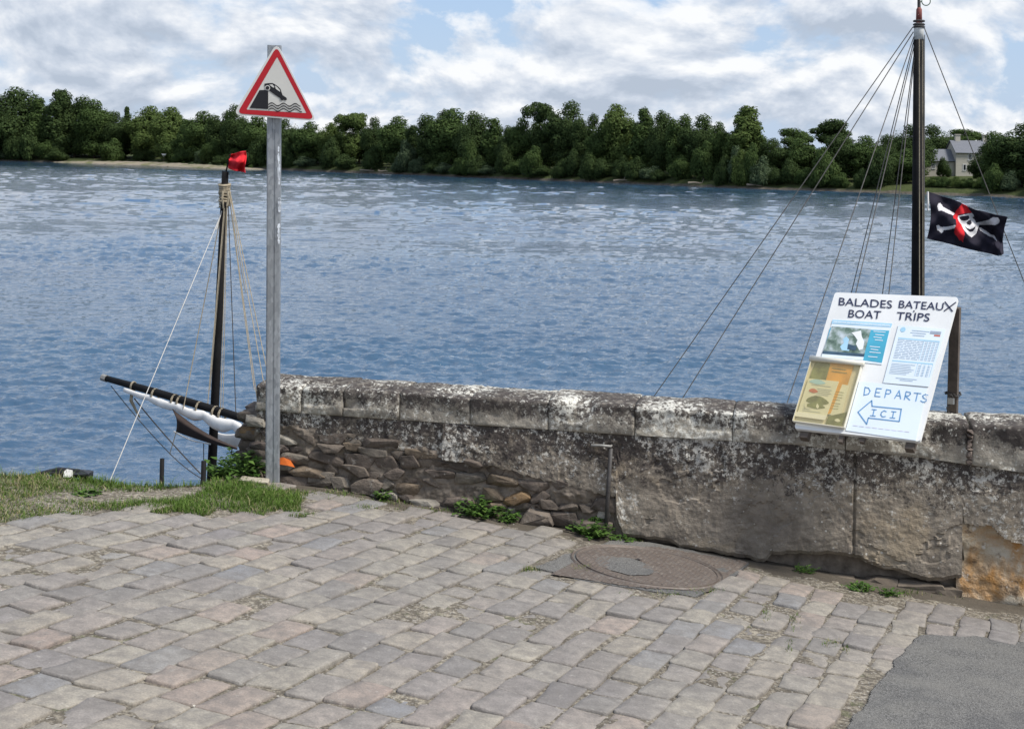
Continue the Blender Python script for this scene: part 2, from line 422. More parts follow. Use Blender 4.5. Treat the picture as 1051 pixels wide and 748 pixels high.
# ---------------------------------------------------------------- trees of the far bank
def crown_mesh(lobes, n, size, rnd, name, mat):
    mb = MB(); tot = sum(l[3]*l[4]*l[5] for l in lobes)**1
    wts = [(l[3]*l[4]*l[5])**.67 for l in lobes]; sw = sum(wts)
    for l, w in zip(lobes, wts):
        for _ in range(int(n*w/sw)):
            while True:
                d = V((rnd.gauss(0, 1), rnd.gauss(0, 1), rnd.gauss(0, 1)))
                if d.length > .1: d.normalize(); break
            r = 1-.5*rnd.random()**1.6
            bumpy = 1+.24*noise.noise(d*2.3+V((l[0]*3.1, l[1]*1.7, l[2]*2.3)))+.16*noise.noise(d*5.5+V((l[2]*3, l[0], 0)))
            if noise.noise(d*3.1+V((l[1], l[2], l[0]))*2.7) < -.38: continue
            p = V((l[0]+d.x*l[3]*r*bumpy, l[1]+d.y*l[4]*r*bumpy, l[2]+d.z*l[5]*r*bumpy))
            nn = (d+V((rnd.uniform(-1, 1), rnd.uniform(-1, 1), rnd.uniform(-.4, 1.2)))*.5).normalized()
            a = nn.orthogonal().normalized(); b = nn.cross(a); th = rnd.uniform(0, 6.28)
            a, b = a*math.cos(th)+b*math.sin(th), b*math.cos(th)-a*math.sin(th)
            s = size*rnd.uniform(.6, 1.4)
            mb.add([p+a*s, p+b*s*.75+nn*s*.18, p-a*s, p-b*s*.75-nn*s*.1], [(0, 1, 2, 3)])
    return mb
def trunk_mb(h, r, lobes, rnd):
    mb = MB()
    pts = [V((0, 0, -.3)), V((.02*h*rnd.uniform(-1, 1), .02*h*rnd.uniform(-1, 1), h*.35)), V((.03*h*rnd.uniform(-1, 1), 0, h*.72)), V((.02*h, 0, h*.92))]
    mb.tube(pts, [r, r*.75, r*.4, r*.12], 7)
    for l in lobes[:7]:
        b = pts[1].lerp(pts[2], rnd.uniform(0, .9)); e = V((l[0]*.9, l[1]*.9, l[2]))
        mb.tube([b, b.lerp(e, .5)+V((0, 0, .03*h)), e], [r*.38, r*.25, r*.08], 5)
    return mb
LEAF = [leaf('leaf_dark', (0.038, 0.061, 0.022), (0.073, 0.109, 0.035), trans=.36), leaf('leaf_mid', (0.047, 0.078, 0.024), (0.094, 0.139, 0.042), trans=.36),
        leaf('leaf_light', (0.065, 0.100, 0.026), (0.130, 0.175, 0.053), trans=.36), leaf('leaf_grey', (0.040, 0.068, 0.033), (0.118, 0.153, 0.078), trans=.22)]
BARK = plain('bark', (.055, .045, .036), .95, .1, .35, 6, .6, 20)
PROTO = []
def proto(kind, seed, mat):                          # unit tree: height 1, rescaled per copy
    rnd = random.Random(seed); L = []
    H = 10.0
    if kind == 'broad':
        L = [(0, 0, 5.6, 2.7, 2.5, 3.0)]
        for k in range(9):
            a = k*2.4+rnd.uniform(-.4, .4); rr = rnd.uniform(1.3, 2.5); z = rnd.uniform(2.6, 7.9); q = rnd.uniform(1.0, 1.75)*(1.1-.05*abs(z-5))
            L.append((rr*math.cos(a)*(1.15-z*.05), rr*math.sin(a)*(1.15-z*.05), z, q*1.1, q, q*.95))
        L += [(rnd.uniform(-.5, .5), 0, 8.5, 1.3, 1.2, 1.35), (0, 0, 2.0, 2.3, 2.1, 1.7)]
    elif kind == 'tall':
        for k in range(8):
            z = 1.6+k*1.03; w = 1.55*math.sin(PI*min(1, (z+1.8)/11.6))**.7
            L.append((rnd.uniform(-.5, .5), rnd.uniform(-.4, .4), z, w*rnd.uniform(.9, 1.25), w, 1.15))
        for k in range(4):
            a = rnd.uniform(0, 6.28); z = rnd.uniform(3, 8.3); L.append((math.cos(a)*1.2, math.sin(a)*1.1, z, .85, .8, 1.1))
        L.append((0, 0, 9.2, .65, .6, .8))
    elif kind == 'twin':
        for sx, hh in ((-1.25, 8.1), (1.15, 9.0), (.1, 7.0)):
            for k in range(5):
                z = 1.5+k*(hh-1.4)/4.6; L.append((sx+rnd.uniform(-.4, .4), rnd.uniform(-.7, .7), z, 1.35*rnd.uniform(.8, 1.15), 1.3, 1.25))
    elif kind == 'airy':
        L = [(0, 0, 3.0, 1.9, 1.8, 2.2)]
        for k in range(13):
            a = k*2.4; rr = rnd.uniform(.4, 2.3); z = rnd.uniform(4.2, 9.0); q = rnd.uniform(.7, 1.15)
            L.append((rr*math.cos(a), rr*math.sin(a), z, q*1.2, q, q*.85))
    else:                                            # bush / willow, crown to the ground
        L = [(0, 0, 4.0, 5.2, 4.6, 4.6)]
        for k in range(8):
            a = k*2.4+rnd.uniform(-.4, .4); L.append((4.2*math.cos(a), 3.6*math.sin(a), rnd.uniform(1.5, 5.5), rnd.uniform(2.2, 3), 2.4, rnd.uniform(1.8, 2.6)))
        L.append((rnd.uniform(-1.5, 1.5), 0, 7.6, 2.6, 2.2, 2.0))
    n = {'broad': 18000, 'tall': 12500, 'twin': 16000, 'airy': 12000, 'bush': 8500}[kind]
    sz = {'bush': .28}.get(kind, .13)
    e = bpy.data.objects.new('riverside_tree', None); e.empty_display_size = .5
    cm = crown_mesh(L, n, sz, rnd, 'crown', mat)
    zt = max(v[2] for v in cm.v)
    cm.v = [(a*10/zt, b*10/zt, c*10/zt) for a, b, c in cm.v]
    me = bpy.data.meshes.new('crown'); me.from_pydata(cm.v, [], cm.f); me.materials.append(mat)
    tb = trunk_mb(8.5, .2 if kind != 'bush' else .35, L, rnd)
    mt = bpy.data.meshes.new('trunk'); mt.from_pydata(tb.v, [], tb.f); mt.materials.append(BARK)
    return me, mt
KINDS = {}
sd_ = 0
for kind in ('broad', 'tall', 'twin', 'airy', 'bush'):
    for mi in range(3):
        for q in range(1 if mi else 2):
            sd_ += 1; KINDS.setdefault((kind, mi), []).append(proto(kind, 100+sd_, LEAF[mi]))
KINDS[('bush', 3)] = [proto('bush', 150, LEAF[3])]
def place_tree(name, kind, mi, px, topy, back, wpx, label, cat, group, rnd):
    me, mt = rnd.choice(KINDS[(kind, mi)])
    b = bank_pt(px, back); d = b.y
    ht = (at(px, topy, d).z - b.z); sz = ht/10
    half = max(abs(v.co.x) for v in list(me.vertices)[::7])
    sx = (wpx/2*d/F)/half
    o = bpy.data.objects.new(name, None); COL.objects.link(o); o.location = b; o.scale = (sx, sx, sz)
    o.rotation_euler.z = rnd.choice((0, PI))+rnd.uniform(-.5, .5); tag(o, label, cat, group)
    for nm, m_ in (('crown', me), ('trunk', mt)):
        c = bpy.data.objects.new(nm, m_); COL.objects.link(c); c.parent = o
    return o
TG = 'trees along the far bank'
TREES = [  # px, top y, width px, kind, leaf, metres back, label
 (-60, 92, 60, 'broad', 0, 9, 'dark broad tree at the far left end of the wood, cut by the picture edge'),
 (-18, 96, 46, 'twin', 0, 12, 'dark tree cut by the left picture edge on the far bank'),
 (14, 88, 48, 'broad', 0, 8, 'dark rounded tree nearest the left end of the far wood'),
 (40, 99, 26, 'tall', 1, 7, 'narrow dark tree in the dip between the two tallest trees of the left wood'),
 (58, 91, 32, 'tall', 0, 8, 'tall dark tree with an upright top, left of its twin in the left wood'),
 (76, 91, 32, 'twin', 0, 10, 'tall dark twin-topped tree above the left end of the sandbar'),
 (97, 101, 34, 'broad', 1, 7, 'round green tree sloping down right of the tall twin-topped tree'),
 (118, 113, 28, 'broad', 0, 8, 'low dark tree in the first dip of the skyline'),
 (129, 109, 14, 'tall', 0, 14, 'thin dark spire of a tree left of the olive tree'),
 (150, 108, 36, 'broad', 2, 7, 'olive green broad tree above the middle of the sandbar'),
 (172, 109, 34, 'broad', 2, 9, 'olive green rounded tree right of the broad olive tree'),
 (189, 121, 18, 'tall', 1, 9, 'small tree in the dip left of the sign'),
 (206, 113, 34, 'broad', 1, 8, 'mid green rounded tree to the left of the red flag'),
 (224, 112, 24, 'twin', 0, 9, 'dark tree rising left above the red flag'),
 (241, 106, 26, 'broad', 0, 11, 'dark tree whose top touches the left corner of the triangular sign'),
 (262, 116, 30, 'broad', 1, 9, 'green tree under the triangular sign, left of the pole'),
 (291, 120, 34, 'broad', 0, 9, 'dark tree behind the sign pole'),
 (316, 124, 30, 'broad', 1, 9, 'mid green tree just right of the sign pole'),
 (338, 125, 26, 'broad', 2, 9, 'low light green tree right of the sign'),
 (361, 115, 30, 'airy', 2, 12, 'pale airy tree with sky showing through, right of the sign'),
 (382, 119, 24, 'broad', 0, 10, 'small dark round tree right of the pale airy tree'),
 (406, 118, 34, 'broad', 1, 9, 'mid green tree with a pale bush at its foot'),
 (424, 128, 20, 'tall', 0, 8, 'low dark tree left of the big rounded clump'),
 (444, 111, 32, 'twin', 0, 10, 'dark tree forming the left half of the big rounded clump'),
 (462, 110, 42, 'broad', 1, 10, 'big rounded tree left of the middle with a light bush below it'),
 (484, 113, 34, 'broad', 0, 9, 'dark tree forming the right half of the big rounded clump'),
 (507, 120, 26, 'tall', 1, 9, 'upright mid green tree left of the highest trees'),
 (520, 128, 22, 'broad', 0, 8, 'low dark tree in the dip left of the highest trees'),
 (534, 119, 26, 'broad', 1, 10, 'round tree on the left shoulder of the highest trees'),
 (557, 104, 36, 'airy', 0, 12, 'high dark tree with a knobbly crown, left one of the highest pair'),
 (582, 102, 42, 'broad', 0, 12, 'highest dark tree at the middle of the far bank'),
 (599, 115, 24, 'twin', 0, 10, 'dark tree falling away right of the highest tree'),
 (615, 128, 26, 'broad', 1, 8, 'low tree in the deep dip right of the highest tree'),
 (634, 106, 36, 'broad', 2, 10, 'tall light green round-topped tree right of the deep dip'),
 (660, 109, 28, 'tall', 1, 10, 'upright tree close right of the light round-topped tree'),
 (677, 112, 28, 'broad', 0, 9, 'dark tree left of the two mast stays'),
 (697, 116, 28, 'twin', 1, 9, 'mid green tree in the level run before the tall poplar'),
 (718, 116, 38, 'broad', 0, 9, 'dark rounded tree in the level run before the tall poplar'),
 (738, 124, 24, 'broad', 1, 8, 'lower tree just left of the tall poplar'),
 (764, 108, 36, 'tall', 2, 8, 'tall pale poplar standing above its neighbours on the right half'),
 (773, 122, 24, 'tall', 1, 9, 'shorter upright tree leaning against the tall poplar'),
 (793, 141, 30, 'broad', 0, 8, 'low dark tree right of the tall poplar'),
 (819, 131, 32, 'airy', 1, 14, 'airy tree with thin top, left of the rounded dark one by the stays'),
 (822, 142, 34, 'broad', 1, 9, 'low green tree in front of the airy thin-topped tree'),
 (854, 122, 40, 'airy', 0, 20, 'dark spreading tree with a knotted outline behind the rigging'),
 (862, 136, 36, 'broad', 0, 10, 'dark tree in front of the knotted spreading tree'),
 (886, 138, 34, 'broad', 1, 11, 'mid green tree behind the close mast stays'),
 (907, 137, 30, 'broad', 0, 14, 'dark brownish tree left of the tall black mast'),
 (933, 126, 44, 'broad', 0, 24, 'dark broad tree crossed by the tall black mast'),
 (958, 127, 38, 'broad', 0, 40, 'dark tree behind the roof of the low wing of the house'),
 (929, 152, 40, 'broad', 1, 10, 'green riverside tree left of the house lawn'),
 (995, 132, 34, 'airy', 1, 75, 'thin pale tree rising behind the chimney of the house'),
 (975, 141, 30, 'broad', 0, 72, 'dark tree directly behind the stone house'),
 (1026, 134, 40, 'twin', 1, 14, 'mid green tree hiding the right end of the house'),
 (1049, 124, 56, 'broad', 0, 10, 'big dark tree at the right picture edge'),
 (1088, 118, 60, 'broad', 0, 9, 'dark broad tree beyond the right picture edge'),
]
rt = random.Random(31)
for px, ty, wpx, kd, mi, bk, lab in TREES:
    place_tree('riverside_tree', kd, mi, px, ty, bk, wpx*1.3, lab, 'tree', TG, rt)
# the wood behind: crowns no eye tells apart, closing the gaps of the first row
for i in range(80):
    px = -420+i*22.4+rt.uniform(-5, 5)
    if 935 < px < 1012: continue
    near = min(TREES, key=lambda t: abs(t[0]-px)); ty = max(near[1]+10, 121 if px < 780 else 144)+rt.uniform(0, 6)-(16 if px < -100 else (20 if px > 1120 else 0))
    place_tree('woodland_tree', rt.choice(('broad', 'broad', 'twin')), rt.choice((0, 0, 1)), px, ty, rt.uniform(15, 24), rt.uniform(38, 50),
               'dark tree of the far wood filling in behind the first row of crowns', 'tree', 'trees filling in behind the first row', rt)
BUSH = [(484, 143, 28, 1, 1.5, 'light green rounded bush at the water under the big rounded clump'),
        (546, 149, 30, 1, 1.2, 'light green dome-shaped bush at the water under the highest trees'),
        (411, 161, 24, 3, .8, 'small grey-green willow bush low over the water'),
        (243, 152, 26, 1, 2, 'round bush behind the red flag'),
        (176, 143, 30, 1, 2.5, 'dark green bush behind the right part of the sandbar'),
        (846, 150, 36, 1, 2, 'rounded green bush below the airy thin-topped tree'),
        (760, 152, 24, 2, 1.5, 'yellowish bush at the foot of the tall poplar')]
for px, ty, wpx, mi, bk, lab in BUSH:
    place_tree('waterside_bush', 'bush', mi, px, ty, bk, wpx, lab, 'bush', 'bushes you can tell apart at the far waterline', rt)
for i in range(78):
    px = -60+i*14.8+rt.uniform(-4, 4)
    if 945 < px < 1010 or rt.random() < .3: continue
    b = bank_pt(px, 2); sc_ = 1 if px < 700 else 1.1
    h = rt.choice((rt.uniform(9, 18), rt.uniform(16, 28), rt.uniform(26, 40)))*sc_
    place_tree('undergrowth_bush', 'bush', rt.choice((0, 0, 1, 3)), px, bank_at(px) and (CY+(CAM.z-b.z)/b.y*F+(px-CX)*math.tan(TH)) - h, rt.uniform(.8, 3), rt.uniform(22, 32),
               'dark bush of the undergrowth along the far waterline', 'bush', 'undergrowth along the far waterline', rt)
for i in range(9):                                   # scrub sloping down from the house lawn
    px = 948+i*8+rt.uniform(-2, 2)
    place_tree('hedge_bush', 'bush', rt.choice((1, 2)), px, 181+rt.uniform(-1, 3), 4, 17, 'low green scrub bush on the bank below the house', 'bush', 'scrub bushes below the house', rt)

# ---------------------------------------------------------------- house on the far bank
def house():
    wl = NT('limestone_wall', .9, .15)
    wl.done(wl.mix(wl.noise(1.2, 5, .6), (.38, .35, .29), (.52, .49, .42)), wl.bump(wl.noise(4, 4), .4, .05)); wl = wl.mat
    rf = NT('slate_roof', .6, .3)
    rf.done(rf.mix(rf.noise(2.5, 5, .65), (.10, .105, .12), (.18, .185, .20)), rf.bump(rf.noise(9, 3), .4, .04)); rf = rf.mat
    dk = plain('window_dark', (.02, .022, .026), .2, .5)
    fr = plain('window_frame', (.62, .62, .6), .6, .3)
    b = bank_pt(985, 34); d = b.y; s = d/F                        # metres per pixel there
    z0 = at(985, 177.5, d).z
    xh = at(1013, 175, d).x; xm = at(981, 175, d).x; xl = at(954, 175, d).x
    root = empty('stone_house', (xm, d, z0), 'pale stone house with grey slate roof and a low wing on the far bank', 'house')
    def block(x0, x1, y0, y1, hw, hr, nm, mat):                   # walls with gables, ridge along x
        mb = MB(); zb = z0-1.5; ze = z0+hw; zr = z0+hr; ym = (y0+y1)/2
        P = [(x0, y0, zb), (x1, y0, zb), (x1, y1, zb), (x0, y1, zb), (x0, y0, ze), (x1, y0, ze), (x1, y1, ze), (x0, y1, ze), (x0, ym, zr-.1), (x1, ym, zr-.1)]
        mb.add(P, [(0, 1, 5, 4), (1, 2, 6, 9, 5), (2, 3, 7, 6), (3, 0, 4, 8, 7)])
        w = mb.build('wall', mat, root)
        rb = MB(); ov = .3
        for ya, yb in ((y0-ov, ym), (y1+ov, ym)):
            ez = ze-ov*(zr-ze)/(ym-y0)
            n_ = V((0, (zr-ze) * (1 if ya > ym else -1), abs(ym-y0))).normalized()
            rb.plate([V((x0-.2, ya, ez))+n_*.14, V((x1+.2, ya, ez))+n_*.14, V((x1+.2, yb, zr))+n_*.14, V((x0-.2, yb, zr))+n_*.14], n_, .12)
        return w, rb.build('roof', rf, root)
    hm = (177.5-156.5)*s; hr = (177.5-144.5)*s
    w1, r1 = block(xm, xh+2, d, d+6.5, hm, hr, 'main', wl)
    w2, r2 = block(xl-.5, xm-.02, d+.8, d+5.6, (177.5-165)*s, (177.5-154)*s, 'wing', wl)
    for px, roof in ((982.5, r1), (1011, r1)):
        x = at(px, 150, d+3.2).x; mb = MB(); mb.abox(x-.45, x+.45, d+2.9, d+3.6, z0+hr-1.2, z0+hr+1.1); mb.abox(x-.55, x+.55, d+2.8, d+3.7, z0+hr+1.1, z0+hr+1.25)
        mb.build('chimney', wl, roof)
    def window(px, py, wpx, hpx, y, door=False):
        c = at(px, py, y); w = wpx*s/2; h = hpx*s/2
        f = MB()
        f.abox(c.x-w-.1, c.x+w+.1, y-.06, y+.02, c.z+h, c.z+h+.12); f.abox(c.x-w-.1, c.x+w+.1, y-.1, y+.02, c.z-h-.12, c.z-h)
        for sx in (-1, 1): f.abox(c.x+sx*w-.06, c.x+sx*w+.06, y-.05, y+.02, c.z-h, c.z+h)
        if not door: f.abox(c.x-.035, c.x+.035, y-.045, y+.02, c.z-h, c.z+h)
        fo = f.build('door' if door else 'window', fr, root)
        p = MB(); p.abox(c.x-w+.06, c.x+w-.06, y-.03, y+.015, c.z-h, c.z+h); p.build('pane', dk, fo)
    window(995.5, 161.5, 3.6, 5.5, d); window(990, 172, 3, 5.5, d, True); window(999.5, 171.5, 3.2, 4, d); window(1006, 171.5, 3, 4, d)
    window(958, 171, 3, 4, d+.8)
    mb = MB(); mb.abox(xl-12, xh+8, d+12, d+12.4, z0-1, z0+1.2)
    return z0, d
HZ, HD = house()
for i in range(16):
    px = 128+i*8.6+rt.uniform(-3, 3); o = place_tree('sandbar_shrub', 'bush', rt.choice((1, 2, 3)), px, 160.5+px*.033+rt.uniform(-1.2, 1.0), -rt.uniform(4, 16), rt.uniform(6, 11), 'low green scrub tuft growing on the sandbar', 'bush', 'scrub tufts on the sandbar', rt)
place_tree('lawn_bush', 'bush', 0, 968, 160.5, 30, 17, 'round dark bush on the lawn in front of the low wing', 'bush', None, rt)
place_tree('lawn_shrub', 'bush', 1, 1001, 170, 28, 7, 'small shrub under the windows of the stone house', 'bush', None, rt)
# driftwood and pale stones along the waterline
for i, (px, ln) in enumerate(((380, 5.5), (395, 3.5), (640, 4), (720, 5), (775, 3), (130, 7), (96, 5))):
    p = bank_pt(px, .7); mb = MB(); a = rt.uniform(-.25, .25)
    pts = [p+V((math.cos(a)*ln*(k/4-.5), math.sin(a)*ln*(k/4-.5), .1+.25*rt.random())) for k in range(5)]
    mb.tube(pts, [.2, .17, .15, .11, .06], 6)
    mb.tube([pts[2], pts[2]+V((.4, .1, .9))], [.08, .03], 5)
    top(mb, 'driftwood_log', plain('driftwood', (.26, .22, .17), .95, .1, .3), 'pale driftwood log stranded at the far waterline', 'log', 'driftwood logs at the far waterline', p)
mb = MB(); p = bank_pt(168, -5); p.z = WATER_Z+.1
mb.tube([p, p+V((0, 0, 3.0))], .07, 6); mk = mb
root = empty('shore_marker', p, 'small white marker on a post standing on the sandbar', 'marker')
mb.build('post', M['grey_wood'], root)
mb = MB(); c = p+V((0, -.06, 3.0)); mb.plate([c+V((-.8, 0, .45)), c+V((.8, 0, .45)), c+V((0, 0, -.6))], V((0, -1, 0)), .05); mb.build('panel', M['board_white'], root)
# ---------------------------------------------------------------- the quay
WA, WB = V((-1.248, 7.919, 0)), V((2.687, 7.080, 0)); WD = (WB-WA).normalized(); WN = V((WD.y, -WD.x, 0))   # WN towards the camera
WTOP = 0.34; WTH = .40
def s_at(px, py=450):                                # wall coordinate of a pixel column
    p = onplane(px, py, WA, WN); return (p-WA).dot(WD)
def wz_at(px, py): return onplane(px, py, WA, WN).z
def wp(s, z, out=0.0):
    p = WA+WD*s+WN*out; return V((p.x, p.y, z))
S0 = s_at(262, 400); S1 = 6.6
def base_z(s):
    p = WA+WD*s; return gz(p.x, p.y)
def lerp_tab(T, s):
    if s <= T[0][0]: return T[0][1]
    for (a, za), (b, zb) in zip(T, T[1:]):
        if s <= b: return za+(zb-za)*max(0, (s-a)/(b-a))
    return T[-1][1]
EDGE = [(p.x, p.y) for p in [gnd(*q) for q in ((-900, 478), (-100, 487), (0, 488), (60, 489), (100, 493), (130, 497.5), (180, 498.5), (215, 496.5), (245, 493), (262, 492))]]
def edge_y(x):                                       # where the quay ends and the drop to the river begins
    yl = lerp_tab(EDGE, x)+.04*nz(x*3, 1)+.03*nz(x*9, 4)
    xw = WA.x+WD.x*S0
    yw = WA.y+WD.y*((x-WA.x)/WD.x)+WTH+.02
    t = min(1, max(0, (x-(xw-.22))/.16)); t = t*t*(3-2*t)
    return yl*(1-t)+yw*t
def dirt(x, y):
    return fbm(x*2.2, y*2.2, 3, 4)
def ground_mat():
    m = NT('joint_sand_and_earth', .95, .12)
    n1 = m.noise(3.2, 5, .6); n2 = m.noise(38, 5, .65); n3 = m.voro(120, out='Color')
    c = m.mix(m.ramp(n1, [(.35, 0.0), (.65, 1.0)]), (.19, .165, .128), (.31, .272, .212))
    c = m.mix(m.ramp(n2, [(.44, .8), (.62, 0.0)]), c, (.07, .06, .048))
    g = m.node('ShaderNodeRGBToBW'); m.link(n3, g.inputs[0])
    c = m.mix(m.ramp(g.outputs[0], [(.80, 0.0), (.86, .6)]), c, (.40, .375, .33))
    c = m.mix(m.ramp(m.noise(7, 5, .65), [(.60, 0.0), (.70, .6)]), c, (.09, .11, .04))
    return m.done(c, m.bump(m.voro(110), .7, .006, m.bump(n2, .6, .012)))
GM = ground_mat()
mb = MB()
xs = [-30, -18, -11, -8, -6, -4.6]+[-3.6+i*.035 for i in range(206)]+[3.75, 4.4, 5.5, 7.5, 12, 20, 30]
def rows_for(x):
    e = edge_y(x); r = [-40, -20, -8, -2, 0, 1.2]
    r += [2.2+(e-2.2)*i/119 for i in range(120)]
    return r
nr = 6+120
for x in xs:
    for k, y in enumerate(rows_for(x)):
        z = gz(x, y)-.0045
        if -4 < x < 4 and y > 1:
            z += .006*fbm(x*3, y*3, 0, 4)+.003*nz(x*22, y*22)
            L = max(0, min(1, (-1.5-x)/.8))*max(0, min(1, (y-5.1)/.9))      # blown sand silts up the left side
            z += L*(.005+.007*nz(x*4, y*4, 7))
        mb.v.append((x, y, z))
    e = edge_y(x)
    mb.v.append((x, e+.05, gz(x, e)-.05)); mb.v.append((x, e+.16, gz(x, e)-.4)); mb.v.append((x, e+.3, WATER_Z-.6))
nr += 3
for i in range(len(xs)-1):
    for k in range(nr-1): mb.f.append((i*nr+k, (i+1)*nr+k, (i+1)*nr+k+1, i*nr+k+1)); mb.m.append(0)
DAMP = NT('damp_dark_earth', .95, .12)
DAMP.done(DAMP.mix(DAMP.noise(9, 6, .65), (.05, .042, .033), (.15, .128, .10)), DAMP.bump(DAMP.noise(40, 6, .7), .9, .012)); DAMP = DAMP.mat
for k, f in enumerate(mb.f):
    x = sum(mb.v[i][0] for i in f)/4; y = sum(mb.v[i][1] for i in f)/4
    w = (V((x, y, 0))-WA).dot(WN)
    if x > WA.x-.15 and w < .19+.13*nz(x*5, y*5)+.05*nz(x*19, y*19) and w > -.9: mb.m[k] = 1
tag(mb.build('ground', [GM, DAMP], smooth=True), kind='structure')

# asphalt on the right and the patch round the manhole
def gpoly(P): return [gnd(*p) for p in P]
AS = gpoly([(846, 790), (868, 750), (893, 715), (920, 680), (943, 653), (1000, 655), (1060, 661)])
ASP = [V((AS[0].x-.5, 2.4, 0)), V((AS[0].x-.26, 3.3, 0))]+AS+[V((4.2, 5.85, 0)), V((9, 4.8, 0)), V((9, -6, 0)), V((AS[0].x-1.5, -6, 0))]
def asphalt_mat():
    m = NT('asphalt', .9, .2)
    n = m.noise(160, 3, .7); g = m.voro(210, out='Color'); bw = m.node('ShaderNodeRGBToBW'); m.link(g, bw.inputs[0])
    c = m.mix(m.ramp(bw.outputs[0], [(.25, 0.0), (.8, 1.0)]), (.078, .075, .070), (.19, .183, .17))
    c = m.mix(m.ramp(m.noise(4, 5, .6), [(.4, 0.0), (.7, .6)]), c, (.19, .18, .16)); c = m.mix(m.ramp(m.noise(1.6, 6, .65), [(.5, 0.0), (.62, .5)]), c, (.07, .07, .072))
    return m.done(c, m.bump(m.voro(190), .7, .005, m.bump(n, .4, .003)))
ASM = asphalt_mat()
def ground_patch(P, dz, name, mat, step=.03, lim=(-3, 3.6, 2.3, 9), amp=.003, rag=.016):
    """a sheet following the slope, its rim ragged, resolved as a fine grid where the outline needs it"""
    mb = MB(); idx = {}
    x0 = max(lim[0], min(p[0] for p in P)); x1 = min(lim[1], max(p[0] for p in P)); y0 = max(lim[2], min(p[1] for p in P)); y1 = min(lim[3], max(p[1] for p in P))
    ni = int((x1-x0)/step)+1; nj = int((y1-y0)/step)+1
    def vid(i, j):
        if (i, j) not in idx:
            x = x0+i*step; y = y0+j*step
            idx[(i, j)] = len(mb.v); mb.v.append((x, y, gz(x, y)+dz+amp*nz(x*9, y*9, 2)))
        return idx[(i, j)]
    for i in range(ni):
        for j in range(nj):
            x = x0+(i+.5)*step; y = y0+(j+.5)*step
            if inpoly(x+rag*nz(x*9, y*9, 5)+.25*rag*nz(x*30, y*30, 2), y+rag*2*nz(x*9, y*9, 9), P):
                mb.f.append((vid(i, j), vid(i+1, j), vid(i+1, j+1), vid(i, j+1))); mb.m.append(0)
    # skirt down to the ground
    ec = {}
    for f in mb.f:
        for a, b in zip(f, f[1:]+f[:1]): ec[(a, b)] = 1
    low = {}
    for (a, b) in list(ec):
        if (b, a) not in ec:
            for q in (a, b):
                if q not in low: low[q] = len(mb.v); x, y, z = mb.v[q]; mb.v.append((x, y, z-.03))
            mb.f.append((b, a, low[a], low[b])); mb.m.append(0)
    return tag(mb.build(name, mat, smooth=False), kind='structure')
ground_patch(ASP, .008, 'asphalt', ASM, .008)
MHP = gpoly([(548, 583), (590, 566), (640, 553), (690, 561), (768, 578), (752, 594), (728, 606), (715, 613), (650, 603), (600, 596)])
ground_patch(MHP, .004, 'asphalt_patch', ASM, .01, amp=.004)
# more asphalt out of frame on the right so the street goes on
mb = MB(); Q = [(3.6, -6), (9, -6), (9, 4.8), (4.2, 5.85), (3.6, 5.95)]
mb.add([V((x, y, gz(x, y)+.008)) for x, y in Q], [tuple(range(5))]); tag(mb.build('road', ASM), kind='structure')

# ---------------------------------------------------------------- setts
GN = V((-GB, -GC, 1)).normalized()
def indir(a):
    d = V((math.cos(a), math.sin(a), 0)); d.z = GB*d.x+GC*d.y; return d.normalized()
DA, DB = indir(math.radians(67)), indir(math.radians(-17))
def sett_mat():
    m = NT('worn_sandstone_setts', .85, .25)
    r = m.island()
    c = m.ramp(r, [(0, (0.248, 0.222, 0.202)), (.10, (0.300, 0.266, 0.228)), (.20, (0.232, 0.212, 0.202)), (.30, (0.327, 0.288, 0.234)), (.40, (0.270, 0.242, 0.220)), (.50, (0.225, 0.209, 0.194)), (.58, (0.300, 0.258, 0.228)),
                   (.66, (0.343, 0.308, 0.251)), (.74, (0.225, 0.222, 0.223)), (.80, (0.314, 0.246, 0.206)), (.85, (0.287, 0.261, 0.223)), (.92, (0.196, 0.180, 0.169)), (.96, (0.335, 0.266, 0.223))], 'CONSTANT')
    c = m.mix(m.ramp(m.noise(1.1, 3, .5), [(.35, 0.0), (.65, .55)]), c, (.30, .272, .225))
    c = m.mix(m.ramp(m.noise(16, 6, .65), [(.38, .6), (.62, 0.0)]), c, (.14, .128, .117)); c = m.mix(m.ramp(m.noise(6, 5, .65, dist=.6), [(.52, 0.0), (.66, .4)]), c, (.15, .137, .125))
    c = m.mix(m.ramp(m.noise(30, 6, .7), [(.58, 0.0), (.72, .5)]), c, (.42, .395, .345))
    c = m.mix(m.ramp(m.noise(140, 3, .6), [(.35, .35), (.6, 0.0)]), c, (.11, .10, .09))
    return m.done(c, m.bump(m.noise(38, 7, .7), .75, .008, m.bump(m.noise(220, 3), .3, .002)))
SM = sett_mat()
DIRTP = gpoly([(868, 598), (880, 588), (925, 600), (932, 616), (900, 622), (872, 612)])
WALLP = [WA+WD*(-.6)+WN*.01, WA+WD*6+WN*.01, WA+WD*6-WN*2, WA-WD*.6-WN*2]
GRASSP = gpoly([(-90, 478), (245, 489), (262, 497), (300, 503), (318, 515), (300, 522), (240, 528), (180, 526), (120, 522), (60, 527), (0, 540), (-100, 548)])
mb = MB(); rs = random.Random(5)
PA, PB = .232, .140
org = gnd(525, 650)
